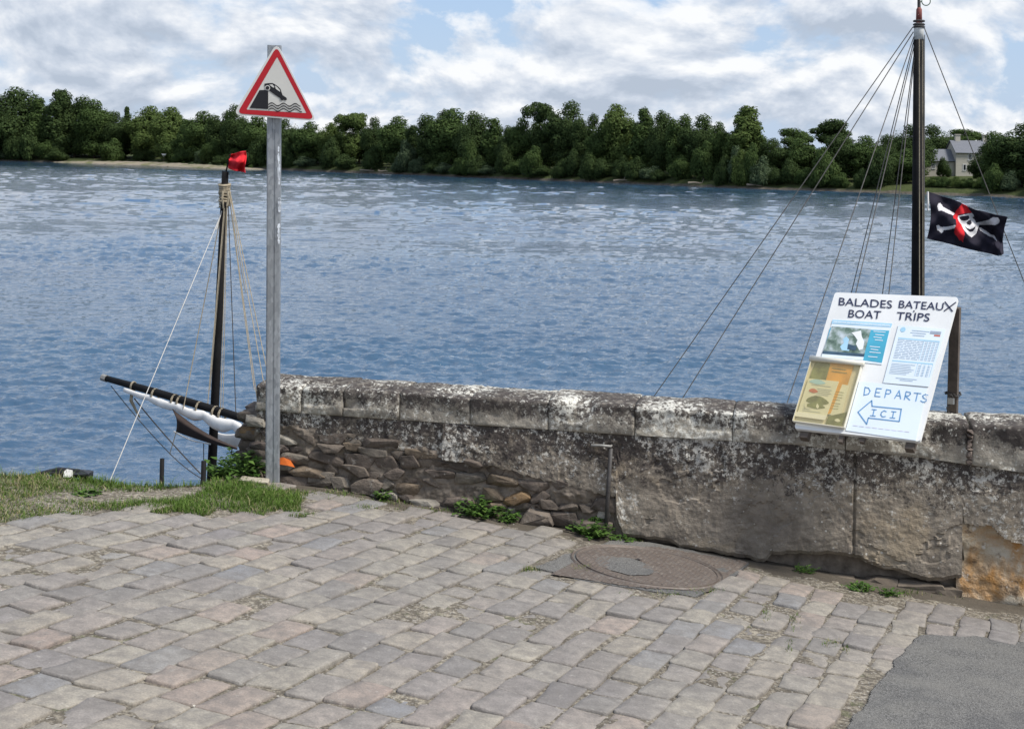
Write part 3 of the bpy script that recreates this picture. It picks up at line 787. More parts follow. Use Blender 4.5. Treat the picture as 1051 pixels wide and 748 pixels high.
def sett(c, la, lb, drop):
    tilt = rs.gauss(0, .019), rs.gauss(0, .019); sk = rs.gauss(0, .03)
    a = (DA+DB*sk).normalized(); b = (DB+DA*rs.gauss(0, .03)).normalized()
    n = 24; out = []
    cj = [(rs.gauss(0, .007), rs.gauss(0, .005)) for _ in range(4)]
    for k in range(n):
        t = 2*PI*k/n; ct, st = math.cos(t), math.sin(t)
        e = .13
        u = math.copysign(abs(ct)**e, ct); v = math.copysign(abs(st)**e, st)
        q = (0 if u > 0 else 1)+(0 if v > 0 else 2)
        out.append((u*la/2+cj[q][0], v*lb/2+cj[q][1]))
    rings = []; sd = rs.uniform(0, 99)
    for sc_, h in ((1.0, -.045), (.995, -.004), (.978, .0025), (.945, .0045), (.6, .006), (.25, .0065)):
        ring = []
        for u, v in out:
            uu, vv = u*sc_, v*sc_
            if sc_ > .9:
                w = 1+.040*noise.noise(V((u*26+sd, v*26, 0)))+.030*noise.noise(V((u*80+sd, v*80, 0))); uu *= w; vv *= w
            p = c+a*uu+b*vv
            hh = h
            if h > 0: hh += .0055*noise.noise(V((uu*14+sd, vv*14, 1)))+.0018*noise.noise(V((uu*45+sd, vv*45, 3)))
            z = hh+(uu*tilt[0]+vv*tilt[1])-drop
            ring.append(p+GN*z)
        rings.append(ring)
    vs = [p for r in rings for p in r]+[c+GN*(.0065+.003*noise.noise(V((sd, 0, 1)))-drop)]
    fs = [(i*n+k, i*n+(k+1) % n, (i+1)*n+(k+1) % n, (i+1)*n+k) for i in range(5) for k in range(n)]
    fs += [(5*n+k, 5*n+(k+1) % n, 6*n) for k in range(n)]
    mb.add(vs, fs)
ns = 0
for j in range(-42, 44):
    off = rs.uniform(0, PA); u = -7.0+off; rowdrop = rs.gauss(0, .001)
    while u < 7:
        la = PA*rs.choice((.82, .92, 1, 1.0, 1.08, 1.2)); c = org+DA*(u+la/2)+DB*(j*PB+.011*nz(u*1.6, j*.35)+.006*nz(u*3, j*1.7)); u += la
        x, y = c.x, c.y
        if not (-3.6 < x < 3.4 and 2.3 < y < 8.4): continue
        if y > edge_y(x)-.15: continue
        ew = min((V((x, y, 0))-(WA+V((0, 0, 0)))).dot(WN), 9)
        if x > WA.x-.1 and ew < (.17 if x < .7 else .14+.18*max(0, min(1, (x-.9)/.5))): continue
        if inpoly(x, y, MHP) or inpoly(x, y, ASP) or inpoly(x, y, DIRTP): continue
        if any(inpoly(x+dx, y+dy, MHP) for dx, dy in ((.05, 0), (-.05, 0), (0, .05), (0, -.05))): continue
        if inpoly(x, y, GRASSP) and nz(x*3, y*3, 9) > -.5: continue
        L = max(0, min(1, (-1.45-x)/.8))*max(0, min(1, (y-5.1)/.9))
        drop = rs.gauss(.0, .0036)+.005*max(0, fbm(x*1.3, y*1.1, 21, 3))+L*.004*max(0, nz(x*2.5, y*2.5, 4)+.75)
        if rs.random() < .06: drop += .006
        sett(c, la-rs.uniform(.005, .014), PB-rs.uniform(.005, .013), drop); ns += 1
so_ = mb.build('cobbled_paving', SM, smooth=True, fix=False); tag(so_, kind='structure')
print('setts', ns)

# loose gravel and grit in the joints
gm = leaf('grit', (.16, .14, .11), (.62, .59, .52), .2)
mb = MB(); rg = random.Random(3)
for i in range(3800):
    y = 3.6+(8.1-3.6)*rg.random()**1.2; x = rg.uniform(-2.9, 2.9)*(y/8)**.6
    if y > edge_y(x)-.03 or nz(x*2, y*2, 11) < -.35: continue
    if (V((x, y, 0))-WA).dot(WN) < .02 and x > WA.x-.2: continue
    # only in the joints: distance from the lattice rows
    rel = V((x, y, gz(x, y)))-org
    r = rg.choice((.0014, .002, .002, .003, .004, .006)); c = V((x, y, gz(x, y)+r*.3-.003))
    det = DA.x*DB.y-DA.y*DB.x; bb = (DA.x*rel.y-DA.y*rel.x)/det/PB; fb = abs(bb-round(bb))
    if fb < .40 and rg.random() < .93: continue
    P = [c+V((rg.gauss(0, 1), rg.gauss(0, 1), rg.gauss(0, .8))).normalized()*r for _ in range(4)]
    mb.add(P, [(0, 1, 2), (0, 2, 3), (0, 3, 1), (1, 3, 2)])
tag(mb.build('gravel', gm), 'loose pale grit scattered in the joints of the cobbles', 'gravel', None, 'stuff')

# ---------------------------------------------------------------- manhole
def manhole():
    im = NT('cast_iron_cover', .6, .4); im.b.inputs['Metallic'].default_value = .2
    cc = im.mix(im.noise(9, 5, .6), (.095, .072, .058), (.165, .135, .112)); cc = im.mix(im.ramp(im.noise(50, 4), [(.5, 0.0), (.7, .6)]), cc, (.22, .20, .175))
    im.done(cc, im.bump(im.noise(120, 3), .3, .002)); im = im.mat
    c = gnd(664, 582)
    e = (gnd(732, 586)-gnd(596, 580)); rad = e.length/2
    ex = e.normalized(); ey = GN.cross(ex)
    root = empty('manhole_cover', c, 'round cast iron manhole cover set in a patterned frame beside the wall', 'manhole cover')
    def tile(mb, u, v, ang, l, w, h, z):
        a = ex*math.cos(ang)+ey*math.sin(ang); b = GN.cross(a)
        p = c+ex*u+ey*v+GN*z
        B = [p+a*sa*l/2+b*sb*w/2 for sa, sb in ((-1, -1), (1, -1), (1, 1), (-1, 1))]
        T = [p+a*sa*l*.4+b*sb*w*.36+GN*h for sa, sb in ((-1, -1), (1, -1), (1, 1), (-1, 1))]
        mb.add(B+T, [(4, 5, 6, 7), (0, 1, 5, 4), (1, 2, 6, 5), (2, 3, 7, 6), (3, 0, 4, 7)])
    disc = MB(); n = 72
    def ring(r0, r1, z0, z1, mb):
        vs = [c+(ex*math.cos(2*PI*k/n)+ey*math.sin(2*PI*k/n))*r+GN*z for r, z in ((r0, z0), (r1, z1)) for k in range(n)]
        mb.add(vs, [(k, (k+1) % n, n+(k+1) % n, n+k) for k in range(n)])
    z = .007
    disc.add([c+(ex*math.cos(2*PI*k/n)+ey*math.sin(2*PI*k/n))*rad*.965+GN*z for k in range(n)], [tuple(range(n))])
    ring(rad*.965, rad*.975, z, z+.005, disc); ring(rad*.975, rad*.995, z+.005, z+.005, disc); ring(rad*.995, rad*1.0, z+.005, z-.004, disc)
    rr = random.Random(4); l, w = .030, .017
    frame_poly = [gnd(*p) for p in ((565, 590), (612, 566), (672, 562), (768, 578), (726, 608), (650, 603))]
    fr = MB(); fr2 = fr
    for i in range(-40, 41):
        for j in range(-46, 47):
            u = i*l*1.08+(.5*l if j % 2 else 0); v = j*w*1.12
            d = math.hypot(u, v); p = c+ex*u+ey*v
            wear = nz(p.x*5, p.y*5, 2)
            if d < rad*.93:
                worn = u < rad*.02 and inpoly(u/rad, v/rad, [(-.72, -.35), (-.5, .2), (-.05, .55), (.1, .2), (-.1, -.1), (.05, -.5), (-.3, -.75)])
                if worn: continue
                tile(disc, u, v, .5 if (i+j) % 2 else -.5, l, w, .004, z)
            elif d > rad*1.07 and inpoly(p.x, p.y, frame_poly) and wear > -.45:
                tile(fr, u, v, .5 if (i+j) % 2 else -.5, l, w, .004, z-.002)
    fp = [p+GN*.0055 for p in frame_poly]; fr.add(fp, [tuple(range(len(fp)))])
    # ring hole so the frame reads as a rim
    ring(rad*1.03, rad*1.05, .0065, .012, fr); ring(rad*1.05, rad*1.07, .012, .0065, fr)
    disc.build('cover', im, root); fr.build('frame', im, root)
    pm = MB(); P = []
    for k in range(40):
        t = 2*PI*k/40; r_ = rad*(.40+.07*nz(math.cos(t)*2, math.sin(t)*2, 8))
        P.append(c+ex*(r_*1.0*math.cos(t)-rad*.36)+ey*(r_*1.15*math.sin(t)-rad*.05)+GN*(z+.0035))
    pm.add(P, [tuple(range(40))]); pm.build('asphalt_fill', ASM, root)
    hm = MB(); q = c+ex*.0-ey*.02*0+GN*(z+.006); q = c+ex*rad*(-.02)+ey*rad*.28+GN*(z+.0045)
    hm.add([q+ex*.02*math.cos(2*PI*k/12)+ey*.009*math.sin(2*PI*k/12) for k in range(12)], [tuple(range(12))]); hm.build('lifting_hole', M['black_rubber'], root)
manhole()
# ---------------------------------------------------------------- the parapet wall
def stone_mat(name, dark, pale, white, black_amt, speck=1.0, hue=None, zw=.0):
    """weathered limestone / render: base tones, black lichen crust, white lichen spots, all in object space"""
    m = NT(name, .92, .15)
    c = m.mix(m.ramp(m.noise(2.6, 6, .62, dist=.6), [(.36, 0.0), (.64, 1.0)]), dark, pale)
    c = m.mix(m.ramp(m.noise(14, 5, .65), [(.4, .5), (.62, 0.0)]), c, tuple(x*.45 for x in dark))
    z = m.node('ShaderNodeSeparateXYZ'); m.link(m.node('ShaderNodeNewGeometry').outputs['Position'], z.inputs[0])
    if hue: c = m.mix(m.ramp(m.noise(3.1, 4, .6, m.coord(scale=(1, 1, 1.4))), [(.55, 0.0), (.66, .75)]), c, hue)
    lo, hi, thr = black_amt
    k = m.math('ADD', m.noise(12, 10, .82, dist=.2), m.math('MULTIPLY', m.math('SUBTRACT', z.outputs[2], lo), hi))
    crust = m.ramp(k, [(thr, 0.0), (thr+.05, .88), (thr+.3, .97)])
    k2 = m.noise(21, 5, .7)
    crust = m.math('MULTIPLY', crust, m.ramp(k2, [(.34, .35), (.5, 1.0)]))
    c = m.mix(crust, c, m.mix(m.noise(30, 4), (.022, .019, .019), (.075, .062, .057)))
    w = m.math('ADD', m.noise(34, 10, .82), m.math('ADD', m.math('MULTIPLY', m.noise(2.6, 3, .5), .42), m.math('MULTIPLY', m.math('SUBTRACT', z.outputs[2], zw), .16)))
    wm = m.ramp(w, [(.795-.03*speck, 0.0), (.83-.03*speck, .9)])
    c = m.mix(wm, c, white)
    v = m.math('ADD', m.voro(26), m.math('MULTIPLY', m.noise(55, 3), .25)); 
    v = m.math('MULTIPLY', m.ramp(v, [(.24, 1.0), (.30, 0.0)]), m.ramp(m.noise(3.3, 4, .6), [(.47, 0.0), (.58, .8*min(1, speck))]))
    c = m.mix(v, c, white)
    h = m.math('ADD', m.noise(28, 6, .68), m.math('MULTIPLY', m.noise(110, 4, .6), .35))
    return m.done(c, m.bump(h, .75, .011))
MCOP = stone_mat('weathered_coping', (.25, .222, .185), (.46, .42, .345), (.62, .60, .53), (.262, 1.6, .468), 2.0, None, .26)
MPLA = stone_mat('old_render', (.21, .178, .143), (.345, .296, .232), (.53, .505, .45), (-.12, .8, .565), 1.05, (.31, .25, .175))
def rub_mat():
    m = NT('rubble_stone', .95, .12)
    c = m.ramp(m.island(), [(0, (.15, .122, .10)), (.3, (.185, .152, .122)), (.5, (.125, .102, .088)), (.65, (.20, .155, .11)), (.8, (.215, .185, .15)), (.92, (.25, .165, .09)), (.96, (.34, .31, .26))], 'CONSTANT')
    c = m.mix(m.ramp(m.noise(9, 6, .65), [(.35, .6), (.6, 0.0)]), c, (.04, .034, .031))
    c = m.mix(m.ramp(m.noise(20, 6, .7), [(.60, 0.0), (.68, .6)]), c, (.36, .34, .30))
    return m.done(c, m.bump(m.noise(24, 6, .65), 1.0, .014))
MRUB = rub_mat()
MMORT = plain('rubble_mortar', (.18, .15, .12), .95, .1, .5, 13, 1.0, 40)
def och_mat():
    m = NT('ochre_bare_stone', .9, .15)
    c = m.mix(m.ramp(m.noise(4.5, 6, .6), [(.35, 0.0), (.65, 1.0)]), (.44, .36, .25), (.58, .52, .42))
    c = m.mix(m.ramp(m.noise(3.6, 5, .6, dist=.5), [(.44, 0.0), (.58, .95)]), c, (.42, .22, .075))
    c = m.mix(m.ramp(m.noise(17, 5, .7), [(.57, 0.0), (.66, .8)]), c, (.12, .085, .055))
    c = m.mix(m.ramp(m.noise(13, 5, .6), [(.60, 0.0), (.66, .7)]), c, (.66, .63, .57))
    return m.done(c, m.bump(m.noise(18, 6, .65), 1.0, .03))
MOCH = och_mat()

wall = empty('stone_wall', wp(S0, base_z(S0)), 'weathered low stone parapet wall with thick coping, crumbling render and rubble at its left foot', 'wall')
def ss(p): return s_at(*p)
CBOT = [(wp0[0], wp0[1]) for wp0 in [(S0-.2, wz_at(341, 427)+.005), (s_at(341), wz_at(341, 427)), (s_at(640), wz_at(640, 447)), (s_at(814), wz_at(814, 457)), (s_at(943), wz_at(943, 470)), (s_at(1051), wz_at(1051, 486)), (9, wz_at(1051, 486)-.02)]]
def cop_bot(s): return lerp_tab(CBOT, s)
joints = [S0]+[s_at(x) for x in (308, 351, 409, 482, 562, 651, 752, 868, 997)]
while joints[-1] < S1: joints.append(joints[-1]+.55)
rw = random.Random(12)
for bi in range(len(joints)-1):
    a, b = joints[bi]+.0018, joints[bi+1]-.0018
    if bi == 8: b -= .012
    mb = MB(); sd = rw.uniform(0, 50); oz = rw.gauss(0, .002); oy = rw.gauss(0, .003)
    n = max(6, int((b-a)/.013)); 
    def prof(s):
        zb = cop_bot(s)+.004; zt = WTOP+oz; rr = .022
        P = [(.0, zb), (.006, zb+.004)]
        m_ = 9
        P += [(.007-.004*k/m_, zb+.004+(zt-rr-zb-.004)*k/m_) for k in range(1, m_+1)]
        for k in range(1, 6):
            t = k/5*PI/2; P.append((.004-rr*1.2*(1-math.cos(t)), zt-rr+rr*math.sin(t)))
        for k in range(1, 9): P.append((-.028-(WTH-.05)*k/8, zt+.012*math.sin(PI*k/8)))
        P += [(-WTH-.0, zt-.05), (-WTH, zb)]
        return P
    for i in range(n+1):
        s = a+(b-a)*i/n; e = min(i, n-i)*(b-a)/n; ed = .004*math.exp(-e/.006)
        pr = prof(s); mcount = len(pr)
        for q, (o, z) in enumerate(pr):
            w = 0 if q in (0, mcount-1) else 1
            d = .018*fbm(s*4.5+sd, z*6, o*5, 4)+.006*nz(s*38+sd, z*38, o*30)+.004*nz(s*80+sd, z*80, o*60)
            chip = fbm(s*3+sd*2, z*3+7, o*3, 3)
            edge = .05*max(0, chip-.18) if z > WTOP-.10 and o > -.12 else 0
            oo = o+w*(d-ed*(1 if o > -.2 else -1)-edge+oy); z2 = z+w*(.7*d*(1 if z > WTOP-.04 else .25)-(ed if z > WTOP-.05 else 0)-edge*.9)
            mb.v.append(tuple(wp(s, z2, oo)))
    for i in range(n):
        for q in range(mcount): mb.f.append((i*mcount+q, i*mcount+(q+1) % mcount, (i+1)*mcount+(q+1) % mcount, (i+1)*mcount+q)); mb.m.append(0)
    mb.f += [tuple(range(mcount)), tuple(n*mcount+q for q in range(mcount-1, -1, -1))]; mb.m += [0, 0]
    mb.build('coping_stone', MCOP, wall, smooth=True)

# outlines on the wall face, as (s, z)
def sz(px, py): p = onplane(px, py, WA, WN); return ((p-WA).dot(WD), p.z)
RBL = [sz(*p) for p in ((238, 440), (270, 446), (300, 443), (345, 449), (385, 457), (425, 464), (465, 473), (505, 477), (545, 488), (585, 498), (615, 506), (632, 509))]   # lower rim of the render
RBR = [sz(*p) for p in ((632, 530), (640, 551), (680, 554), (700, 562), (730, 566), (765, 573), (785, 577), (792, 569), (815, 568), (838, 570), (850, 568), (862, 569), (880, 573), (905, 583), (925, 587), (945, 594), (965, 596), (987, 592))]
HOLE = [sz(*p) for p in ((989, 536), (1004, 541), (1016, 539), (1030, 552), (1051, 560), (1075, 568), (1090, 600), (1090, 660), (985, 640))]
def plaster_low(s):
    r = .012*nz(s*17, 3)+.007*nz(s*45, 8)
    if s < RBL[-1][0]: return lerp_tab(RBL, s)+r*1.3
    if s < RBR[-1][0]: return lerp_tab(RBR, s)+r*.7
    return base_z(s)-.06
crack_s = s_at(878)
mb = MB(); gs = .0115; ni = int((S1-S0)/gs); idx = {}; nj = 78
for i in range(ni+1):
    s = S0+.012+i*gs; zt = cop_bot(s)+.002; zl = plaster_low(s)
    for j in range(nj+1):
        z = zl+(zt-zl)*j/nj
        d = .011*fbm(s*1.8, z*2.0, 1, 3)+.006*fbm(s*9, z*9, 4, 4)+.003*nz(s*50, z*50, 2)
        flake = fbm(s*3.2, z*3.2, 9, 5)
        if flake > .22: d -= .007+.004*nz(s*30, z*30)
        cs = crack_s+.006*nz(z*14, 2)+.003*nz(z*50, 5)
        g = abs(s-cs)
        if g < .010 and z < zt-.01: d -= .016*(1-g/.010)
        if j < 3 and s > RBL[-1][0]: d -= .006*(3-j)                    # eroded lower rim
        belly = .02*math.exp(-((z-zl)/.2)**2) if s > .9 else 0
        mb.v.append(tuple(wp(s, z, d-.004+belly)))
def inhole(s, z): return inpoly(s+.012*nz(s*12, z*12), z+.012*nz(s*12, z*12, 4), HOLE)
for i in range(ni):
    for j in range(nj):
        a = i*(nj+1)+j; s = S0+.012+(i+.5)*gs; zl = plaster_low(s); z = zl+(cop_bot(s)-zl)*(j+.5)/nj
        if inhole(s, z): continue
        mb.f.append((a, a+nj+1, a+nj+2, a+1)); mb.m.append(0)
# give the render its thickness at every open rim
ec = set()
for f in mb.f:
    for a, b in zip(f, f[1:]+f[:1]): ec.add((a, b))
low = {}
for (a, b) in list(ec):
    if (b, a) not in ec:
        for q in (a, b):
            if q not in low: low[q] = len(mb.v); v_ = V(mb.v[q])-WN*.07; mb.v.append(tuple(v_))
        mb.f.append((b, a, low[a], low[b])); mb.m.append(0)
mb.build('render_face', MPLA, wall, smooth=False, fix=False)

# core behind everything, down to the river
mb = MB(); n = 60
for i in range(n+1):
    s = S0+.03+(S1-S0)*i/n; zb = base_z(s)
    for z, o in ((zb-.25, -.065), (cop_bot(s)-.002, -.065), (cop_bot(s)-.002, -WTH+.02), (WATER_Z-.5, -WTH+.02)): mb.v.append(tuple(wp(s, z, o)))
for i in range(n):
    for q in range(3): mb.f.append((i*4+q, i*4+q+1, (i+1)*4+q+1, (i+1)*4+q)); mb.m.append(0)
mb.f += [(0, 1, 2, 3), (n*4+3, n*4+2, n*4+1, n*4)]; mb.m += [0, 0]
mb.build('core', MMORT, wall)

# rubble at the left foot and end: angular lumps bedded in mortar
def lump(bm_out, c, ex, ey, ez, rnd, cuts=26):
    bm = bmesh.new()
    for _ in range(cuts):
        q = [rnd.uniform(-1, 1) for _ in range(3)]; k = rnd.randrange(3); q[k] = math.copysign(rnd.uniform(.75, 1), q[k])
        bm.verts.new(c+ex*q[0]+ey*q[1]+ez*q[2])
    bmesh.ops.convex_hull(bm, input=list(bm.verts))
    loose = [v for v in bm.verts if not v.link_faces]; bmesh.ops.delete(bm, geom=loose, context='VERTS')
    sz_ = min(ex.length, ez.length)
    bmesh.ops.bevel(bm, geom=list(bm.edges)+list(bm.verts), offset=sz_*.30, segments=3, affect='EDGES', profile=.6, clamp_overlap=True)
    bmesh.ops.triangulate(bm, faces=bm.faces); bmesh.ops.subdivide_edges(bm, edges=[e for e in bm.edges if e.calc_length() > .03], cuts=1, use_grid_fill=True)
    bm.verts.index_update()
    for v in bm.verts: v.co += (v.co-c).normalized()*(.006*noise.noise(v.co*22)+.003*noise.noise(v.co*60))
    bmesh.ops.recalc_face_normals(bm, faces=bm.faces)
    bm_out.add([v.co.copy() for v in bm.verts], [tuple(v.index for v in f.verts) for f in bm.faces]); bm.free()
rub = MB(); rr = random.Random(23)
z0r = -.36
row = 0; zc = z0r
while zc < .17:
    h = rr.uniform(.045, .08); s = S0-.06+rr.uniform(0, .08)
    while s < s_at(640):
        w = rr.uniform(.07, .21); cs = s+w/2
        zlow = base_z(cs)-.05; zup = plaster_low(cs)+.02 if cs > S0+.04 else cop_bot(cs)
        zz = zc+h/2+rr.uniform(-.025, .025)
        if zlow < zz < zup and zz+h*.2 < cop_bot(cs):
            o = rr.uniform(-.066, -.034)+(.02 if zz < base_z(cs)+.08 else 0)
            lump(rub, wp(cs, zz, o), WD*(w*.57), WN*rr.uniform(.05, .075), V((rr.uniform(-.02, .02), 0, h*.62)), rr)
        s += w
    zc += h
# the broken end: stones sticking out to the left, through the thickness
for k in range(20):
    o = -.04-rr.random()*.34; z = rr.uniform(base_z(S0)-.05, cop_bot(S0)-.03); out = .04+.16*max(0, .1-z)+rr.uniform(0, .05)
    lump(rub, wp(S0+.02-out*.6, z, o), WD*rr.uniform(.07, .13), WN*rr.uniform(.05, .09), V((0, 0, rr.uniform(.035, .06))), rr)
rub.build('rubble', MRUB, wall, smooth=True, fix=False)
# old bedding mortar smeared between the stones
mb = MB(); ni_ = 150; nj_ = 60; sA = S0+.0; sB = s_at(645)
for i in range(ni_+1):
    s = sA+(sB-sA)*i/ni_; zl = base_z(s)-.06; zt = (plaster_low(s)+.04) if s > S0+.03 else cop_bot(s)
    for j in range(nj_+1):
        z = zl+(zt-zl)*j/nj_; mb.v.append(tuple(wp(s, z, -.014+.034*fbm(s*4, z*5, 3, 4)+.010*nz(s*24, z*24, 1)+.005*nz(s*60, z*60, 2))))
for i in range(ni_):
    for j in range(nj_): a = i*(nj_+1)+j; mb.f.append((a, a+nj_+1, a+nj_+2, a+1)); mb.m.append(0)
mb.build('bedding_mortar', MMORT, wall, smooth=False, fix=False)
# fallen chunks seen under the hanging render on the right
mb = MB(); 
for px, py, w, h in ((905, 597, .10, .035), (945, 602, .13, .04), (972, 606, .08, .03), (860, 592, .09, .02)):
    s, z = sz(px, py); lump(mb, wp(s, z-.012, -.02), WD*w, WN*.05, V((0, 0, h)), rr)
mb.build('footing', plain('footing_stone', (.14, .115, .09), .95, .1, .3, 8, .9, 40), wall)
# bare ochre stone where the render has come away
mb = MB(); s0h = min(p[0] for p in HOLE); s1h = max(p[0] for p in HOLE)+.1
for i in range(61):
    for j in range(51):
        s = s0h-.02+(s1h-s0h)*i/60; z = base_z(s)-.08+(.50)*j/50
        d = -.022+.02*fbm(s*5, z*5, 2, 4)+.008*nz(s*25, z*25)-.03*max(0, fbm(s*3.5, z*4.5, 6, 3))
        mb.v.append(tuple(wp(s, z, d)))
for i in range(60):
    for j in range(50): a = i*51+j; mb.f.append((a, a+51, a+52, a+1)); mb.m.append(0)
mb.build('bare_stone', MOCH, wall, smooth=True, fix=False)
# mended joint in the coping
mb = MB(); sj = joints[9]
for k in range(9):
    z = cop_bot(sj)+.0+(.02+k*.022)
    if z < WTOP-.02: lump(mb, wp(sj-.008+.004*nz(k, 1), z, .004), WD*.016, WN*.017, V((0, 0, .016)), rr, 12)
mb.build('joint_mortar', plain('joint_mortar', (.13, .105, .09), .95, .1, .5, 30, .8, 60), wall)

# iron bar and bracket in front of the join
p0 = onplane(627, 460, WA+WN*.02, WN); p1 = onplane(622, 524, WA+WN*.022, WN); p1.z = base_z((p1-WA).dot(WD))-.02
bar = empty('iron_bar', p1, 'dark iron bar standing against the wall with a pale bracket across its top', 'bar')
mb = MB(); mb.tube([p1, p0.lerp(p1, .5)+WN*.004, p0], [.013, .012, .012], 8); mb.build('rod', M['iron'], bar, True)
a = onplane(607, 457, WA+WN*.028, WN); b = onplane(627, 458, WA+WN*.028, WN)
mb = MB(); mb.tube([a-WN*.02, a, a.lerp(b, .5)+V((0, 0, .003)), b, b-WN*.03], [.005, .007, .0065, .007, .006], 8); mb.build('bracket', M['pale_metal'], bar, True)
# orange scrap in the rubble
p = onplane(293, 474, WA+WN*.04, WN); mb = MB()
mb.add([p+V((-.045, 0, .02)), p+V((-.01, -.01, .03)), p+V((.03, -.01, .012)), p+V((.055, 0, -.03)), p+V((.02, -.015, -.018)), p+V((-.03, -.012, -.012)),
        p+V((-.04, .02, .015)), p+V((.03, .02, .0)), p+V((0, .02, -.02))], [(0, 5, 1), (1, 5, 4), (1, 4, 2), (2, 4, 3), (0, 1, 6), (1, 2, 7), (2, 3, 7), (3, 4, 8), (5, 0, 6), (4, 5, 8)])
top(mb, 'plastic_scrap', M['orange_plastic'], 'bright orange scrap of plastic wedged in the rubble beside the sign pole', 'scrap', None, p-V((0, 0, .03)))

# ---------------------------------------------------------------- grass and weeds
gl = leaf('grass_blades', (.05, .10, .016), (.14, .21, .045), trans=.2); gl2 = leaf('dry_grass', (.17, .15, .07), (.33, .29, .16)); wl_ = leaf('weed_leaves', (.035, .08, .016), (.11, .185, .04), trans=.22)
def blade(mb, p, h, w, rnd, m=0, lean=.6):
    a = rnd.uniform(0, 6.28); d = V((math.cos(a), math.sin(a), 0)); l = rnd.uniform(.1, lean)*h
    sd = V((-d.y, d.x, 0))*w
    m1 = p+d*l*.35+V((0, 0, h*.6)); t = p+d*l*1.1+V((0, 0, h*rnd.uniform(.8, 1)))
    mb.add([p-sd, p+sd, m1+sd*.7, m1-sd*.7, t], [(0, 1, 2, 3), (3, 2, 4)], m)
def lush(x, y):
    """bare, thin or thick, by place"""
    k = .5+.75*fbm(x*2.6+3, y*3.4, 2, 3)
    return k
mb = MB(); rg = random.Random(77); cnt = 0
GP = GRASSP
LUSHP = gpoly([(70, 486), (245, 489), (300, 503), (318, 518), (240, 529), (160, 527), (95, 518)])
BAREP = gpoly([(150, 505), (185, 500), (220, 499), (185, 512), (120, 516), (40, 513), (10, 517), (60, 506)])
xmin = min(p.x for p in GP); xmax = max(p.x for p in GP); ymin = min(p.y for p in GP); ymax = max(p.y for p in GP)
while cnt < 100000:
    x = rg.uniform(max(xmin, -3.4), xmax); y = rg.uniform(ymin, ymax)
    cnt += 1
    if not inpoly(x+.12*nz(x*6, y*4), y+.22*nz(x*6, y*4, 5)+.08*nz(x*20, y*14, 5), GP) or y > edge_y(x)+.06: continue
    k = lush(x, y)
    inl = inpoly(x+.15*nz(x*5, y*4, 1), y+.25*nz(x*5, y*4, 3), LUSHP); edge = edge_y(x)-y < .30
    if inl: k += .26
    elif edge: k += .30
    else: k += .34
    if inpoly(x, y, BAREP): k -= .75
    if rg.random() > k: continue
    dry = rg.random() < (.08 if inl else (.2 if x > -2.3 else .35))
    h = rg.uniform(.010, .030)*(1.7 if rg.random() < .08 else 1)*(.55+.8*min(1, max(0, k)))*(1.25 if edge or inl else .8)
    z = gz(x, y)-.008
    if y > edge_y(x): z -= .05
    blade(mb, V((x, y, z)), h, rg.uniform(.0011, .0024), rg, 1 if dry else 0, 1.4)
for (cx_, cy_, rx, ry, n_) in ((310, 530, 14, 2, 200), (376, 522, 14, 2, 170), (600, 585, 12, 3, 180), (640, 612, 10, 2, 50), (545, 586, 10, 2.5, 130), (690, 612, 20, 3, 90), (728, 608, 16, 2.5, 160), (760, 600, 8, 3, 70), (787, 632, 5, 8, 80), (815, 640, 6, 10, 60), (852, 662, 8, 4, 90), (868, 668, 5, 6, 40), (810, 665, 5, 8, 40), (668, 556, 40, 2, 240), (480, 524, 70, 3, 500), (350, 507, 50, 4, 500), (405, 516, 30, 3, 200), (560, 536, 30, 3, 200), (930, 610, 16, 3, 120), (1000, 612, 24, 2, 60)):
    for _ in range(n_):
        g = gnd(cx_+rg.gauss(0, rx*.55), cy_+rg.gauss(0, ry*.55), -.006)
        if g.y > edge_y(g.x): continue
        if (V((g.x, g.y, 0))-WA).dot(WN) < .0 and g.x > WA.x: continue
        blade(mb, g, rg.uniform(.008, .028), rg.uniform(.001, .002), rg, 0 if rg.random() < .72 else 1, 1.2)
tag(mb.build('grass', [gl, gl2], fix=False), 'short patchy grass on the edge of the quay and in the joints of the paving', 'grass', None, 'stuff')

def weed(c, spread, h, n, label, cat='weed', group=None, leaf_=.03, rnd=rg, narrow=.45):
    root = empty('weed_plant', c, label, cat, group)
    L = MB(); St = MB()
    for k in range(n):
        a = rnd.uniform(0, 6.28); r = spread*rnd.random()**.6; hh = h*rnd.uniform(.35, 1)*(1-.45*r/spread)
        d = V((math.cos(a), math.sin(a), 0)); b = c+d*r*.3; b.z = c.z-.01
        t = c+d*r+V((0, 0, hh)); t = t if True else t
        if (t-WA).dot(WN) < .012 and t.x > WA.x-.05: t += WN*(.015-(t-WA).dot(WN))
        mid = b.lerp(t, .5)+V((0, 0, hh*.25))
        St.tube([b, mid, t], [.0018, .0015, .001], 4)
        for q in range(rnd.randint(3, 6)):
            p = b.lerp(mid, rnd.random()) if q < 2 else mid.lerp(t, rnd.random()); a2 = a+rnd.uniform(-1.7, 1.7); s = leaf_*rnd.uniform(.5, 1.15)
            e = V((math.cos(a2), math.sin(a2), rnd.uniform(-.25, .6))).normalized(); w = e.cross(V((0, 0, 1))).normalized()*s*narrow; u_ = w.cross(e).normalized()
            L.add([p, p+e*s*.45+w+u_*s*.10, p+e*s*1.15-u_*s*.12, p+e*s*.45-w+u_*s*.10, p+e*s*.5-u_*s*.02], [(0, 1, 4), (1, 2, 4), (2, 3, 4), (3, 0, 4)])
    L.build('leaves', wl_, root, fix=False); St.build('stem', plain('weed_stem', (.06, .11, .03), .7), root)
    return root
WG = 'weeds growing along the foot of the wall'
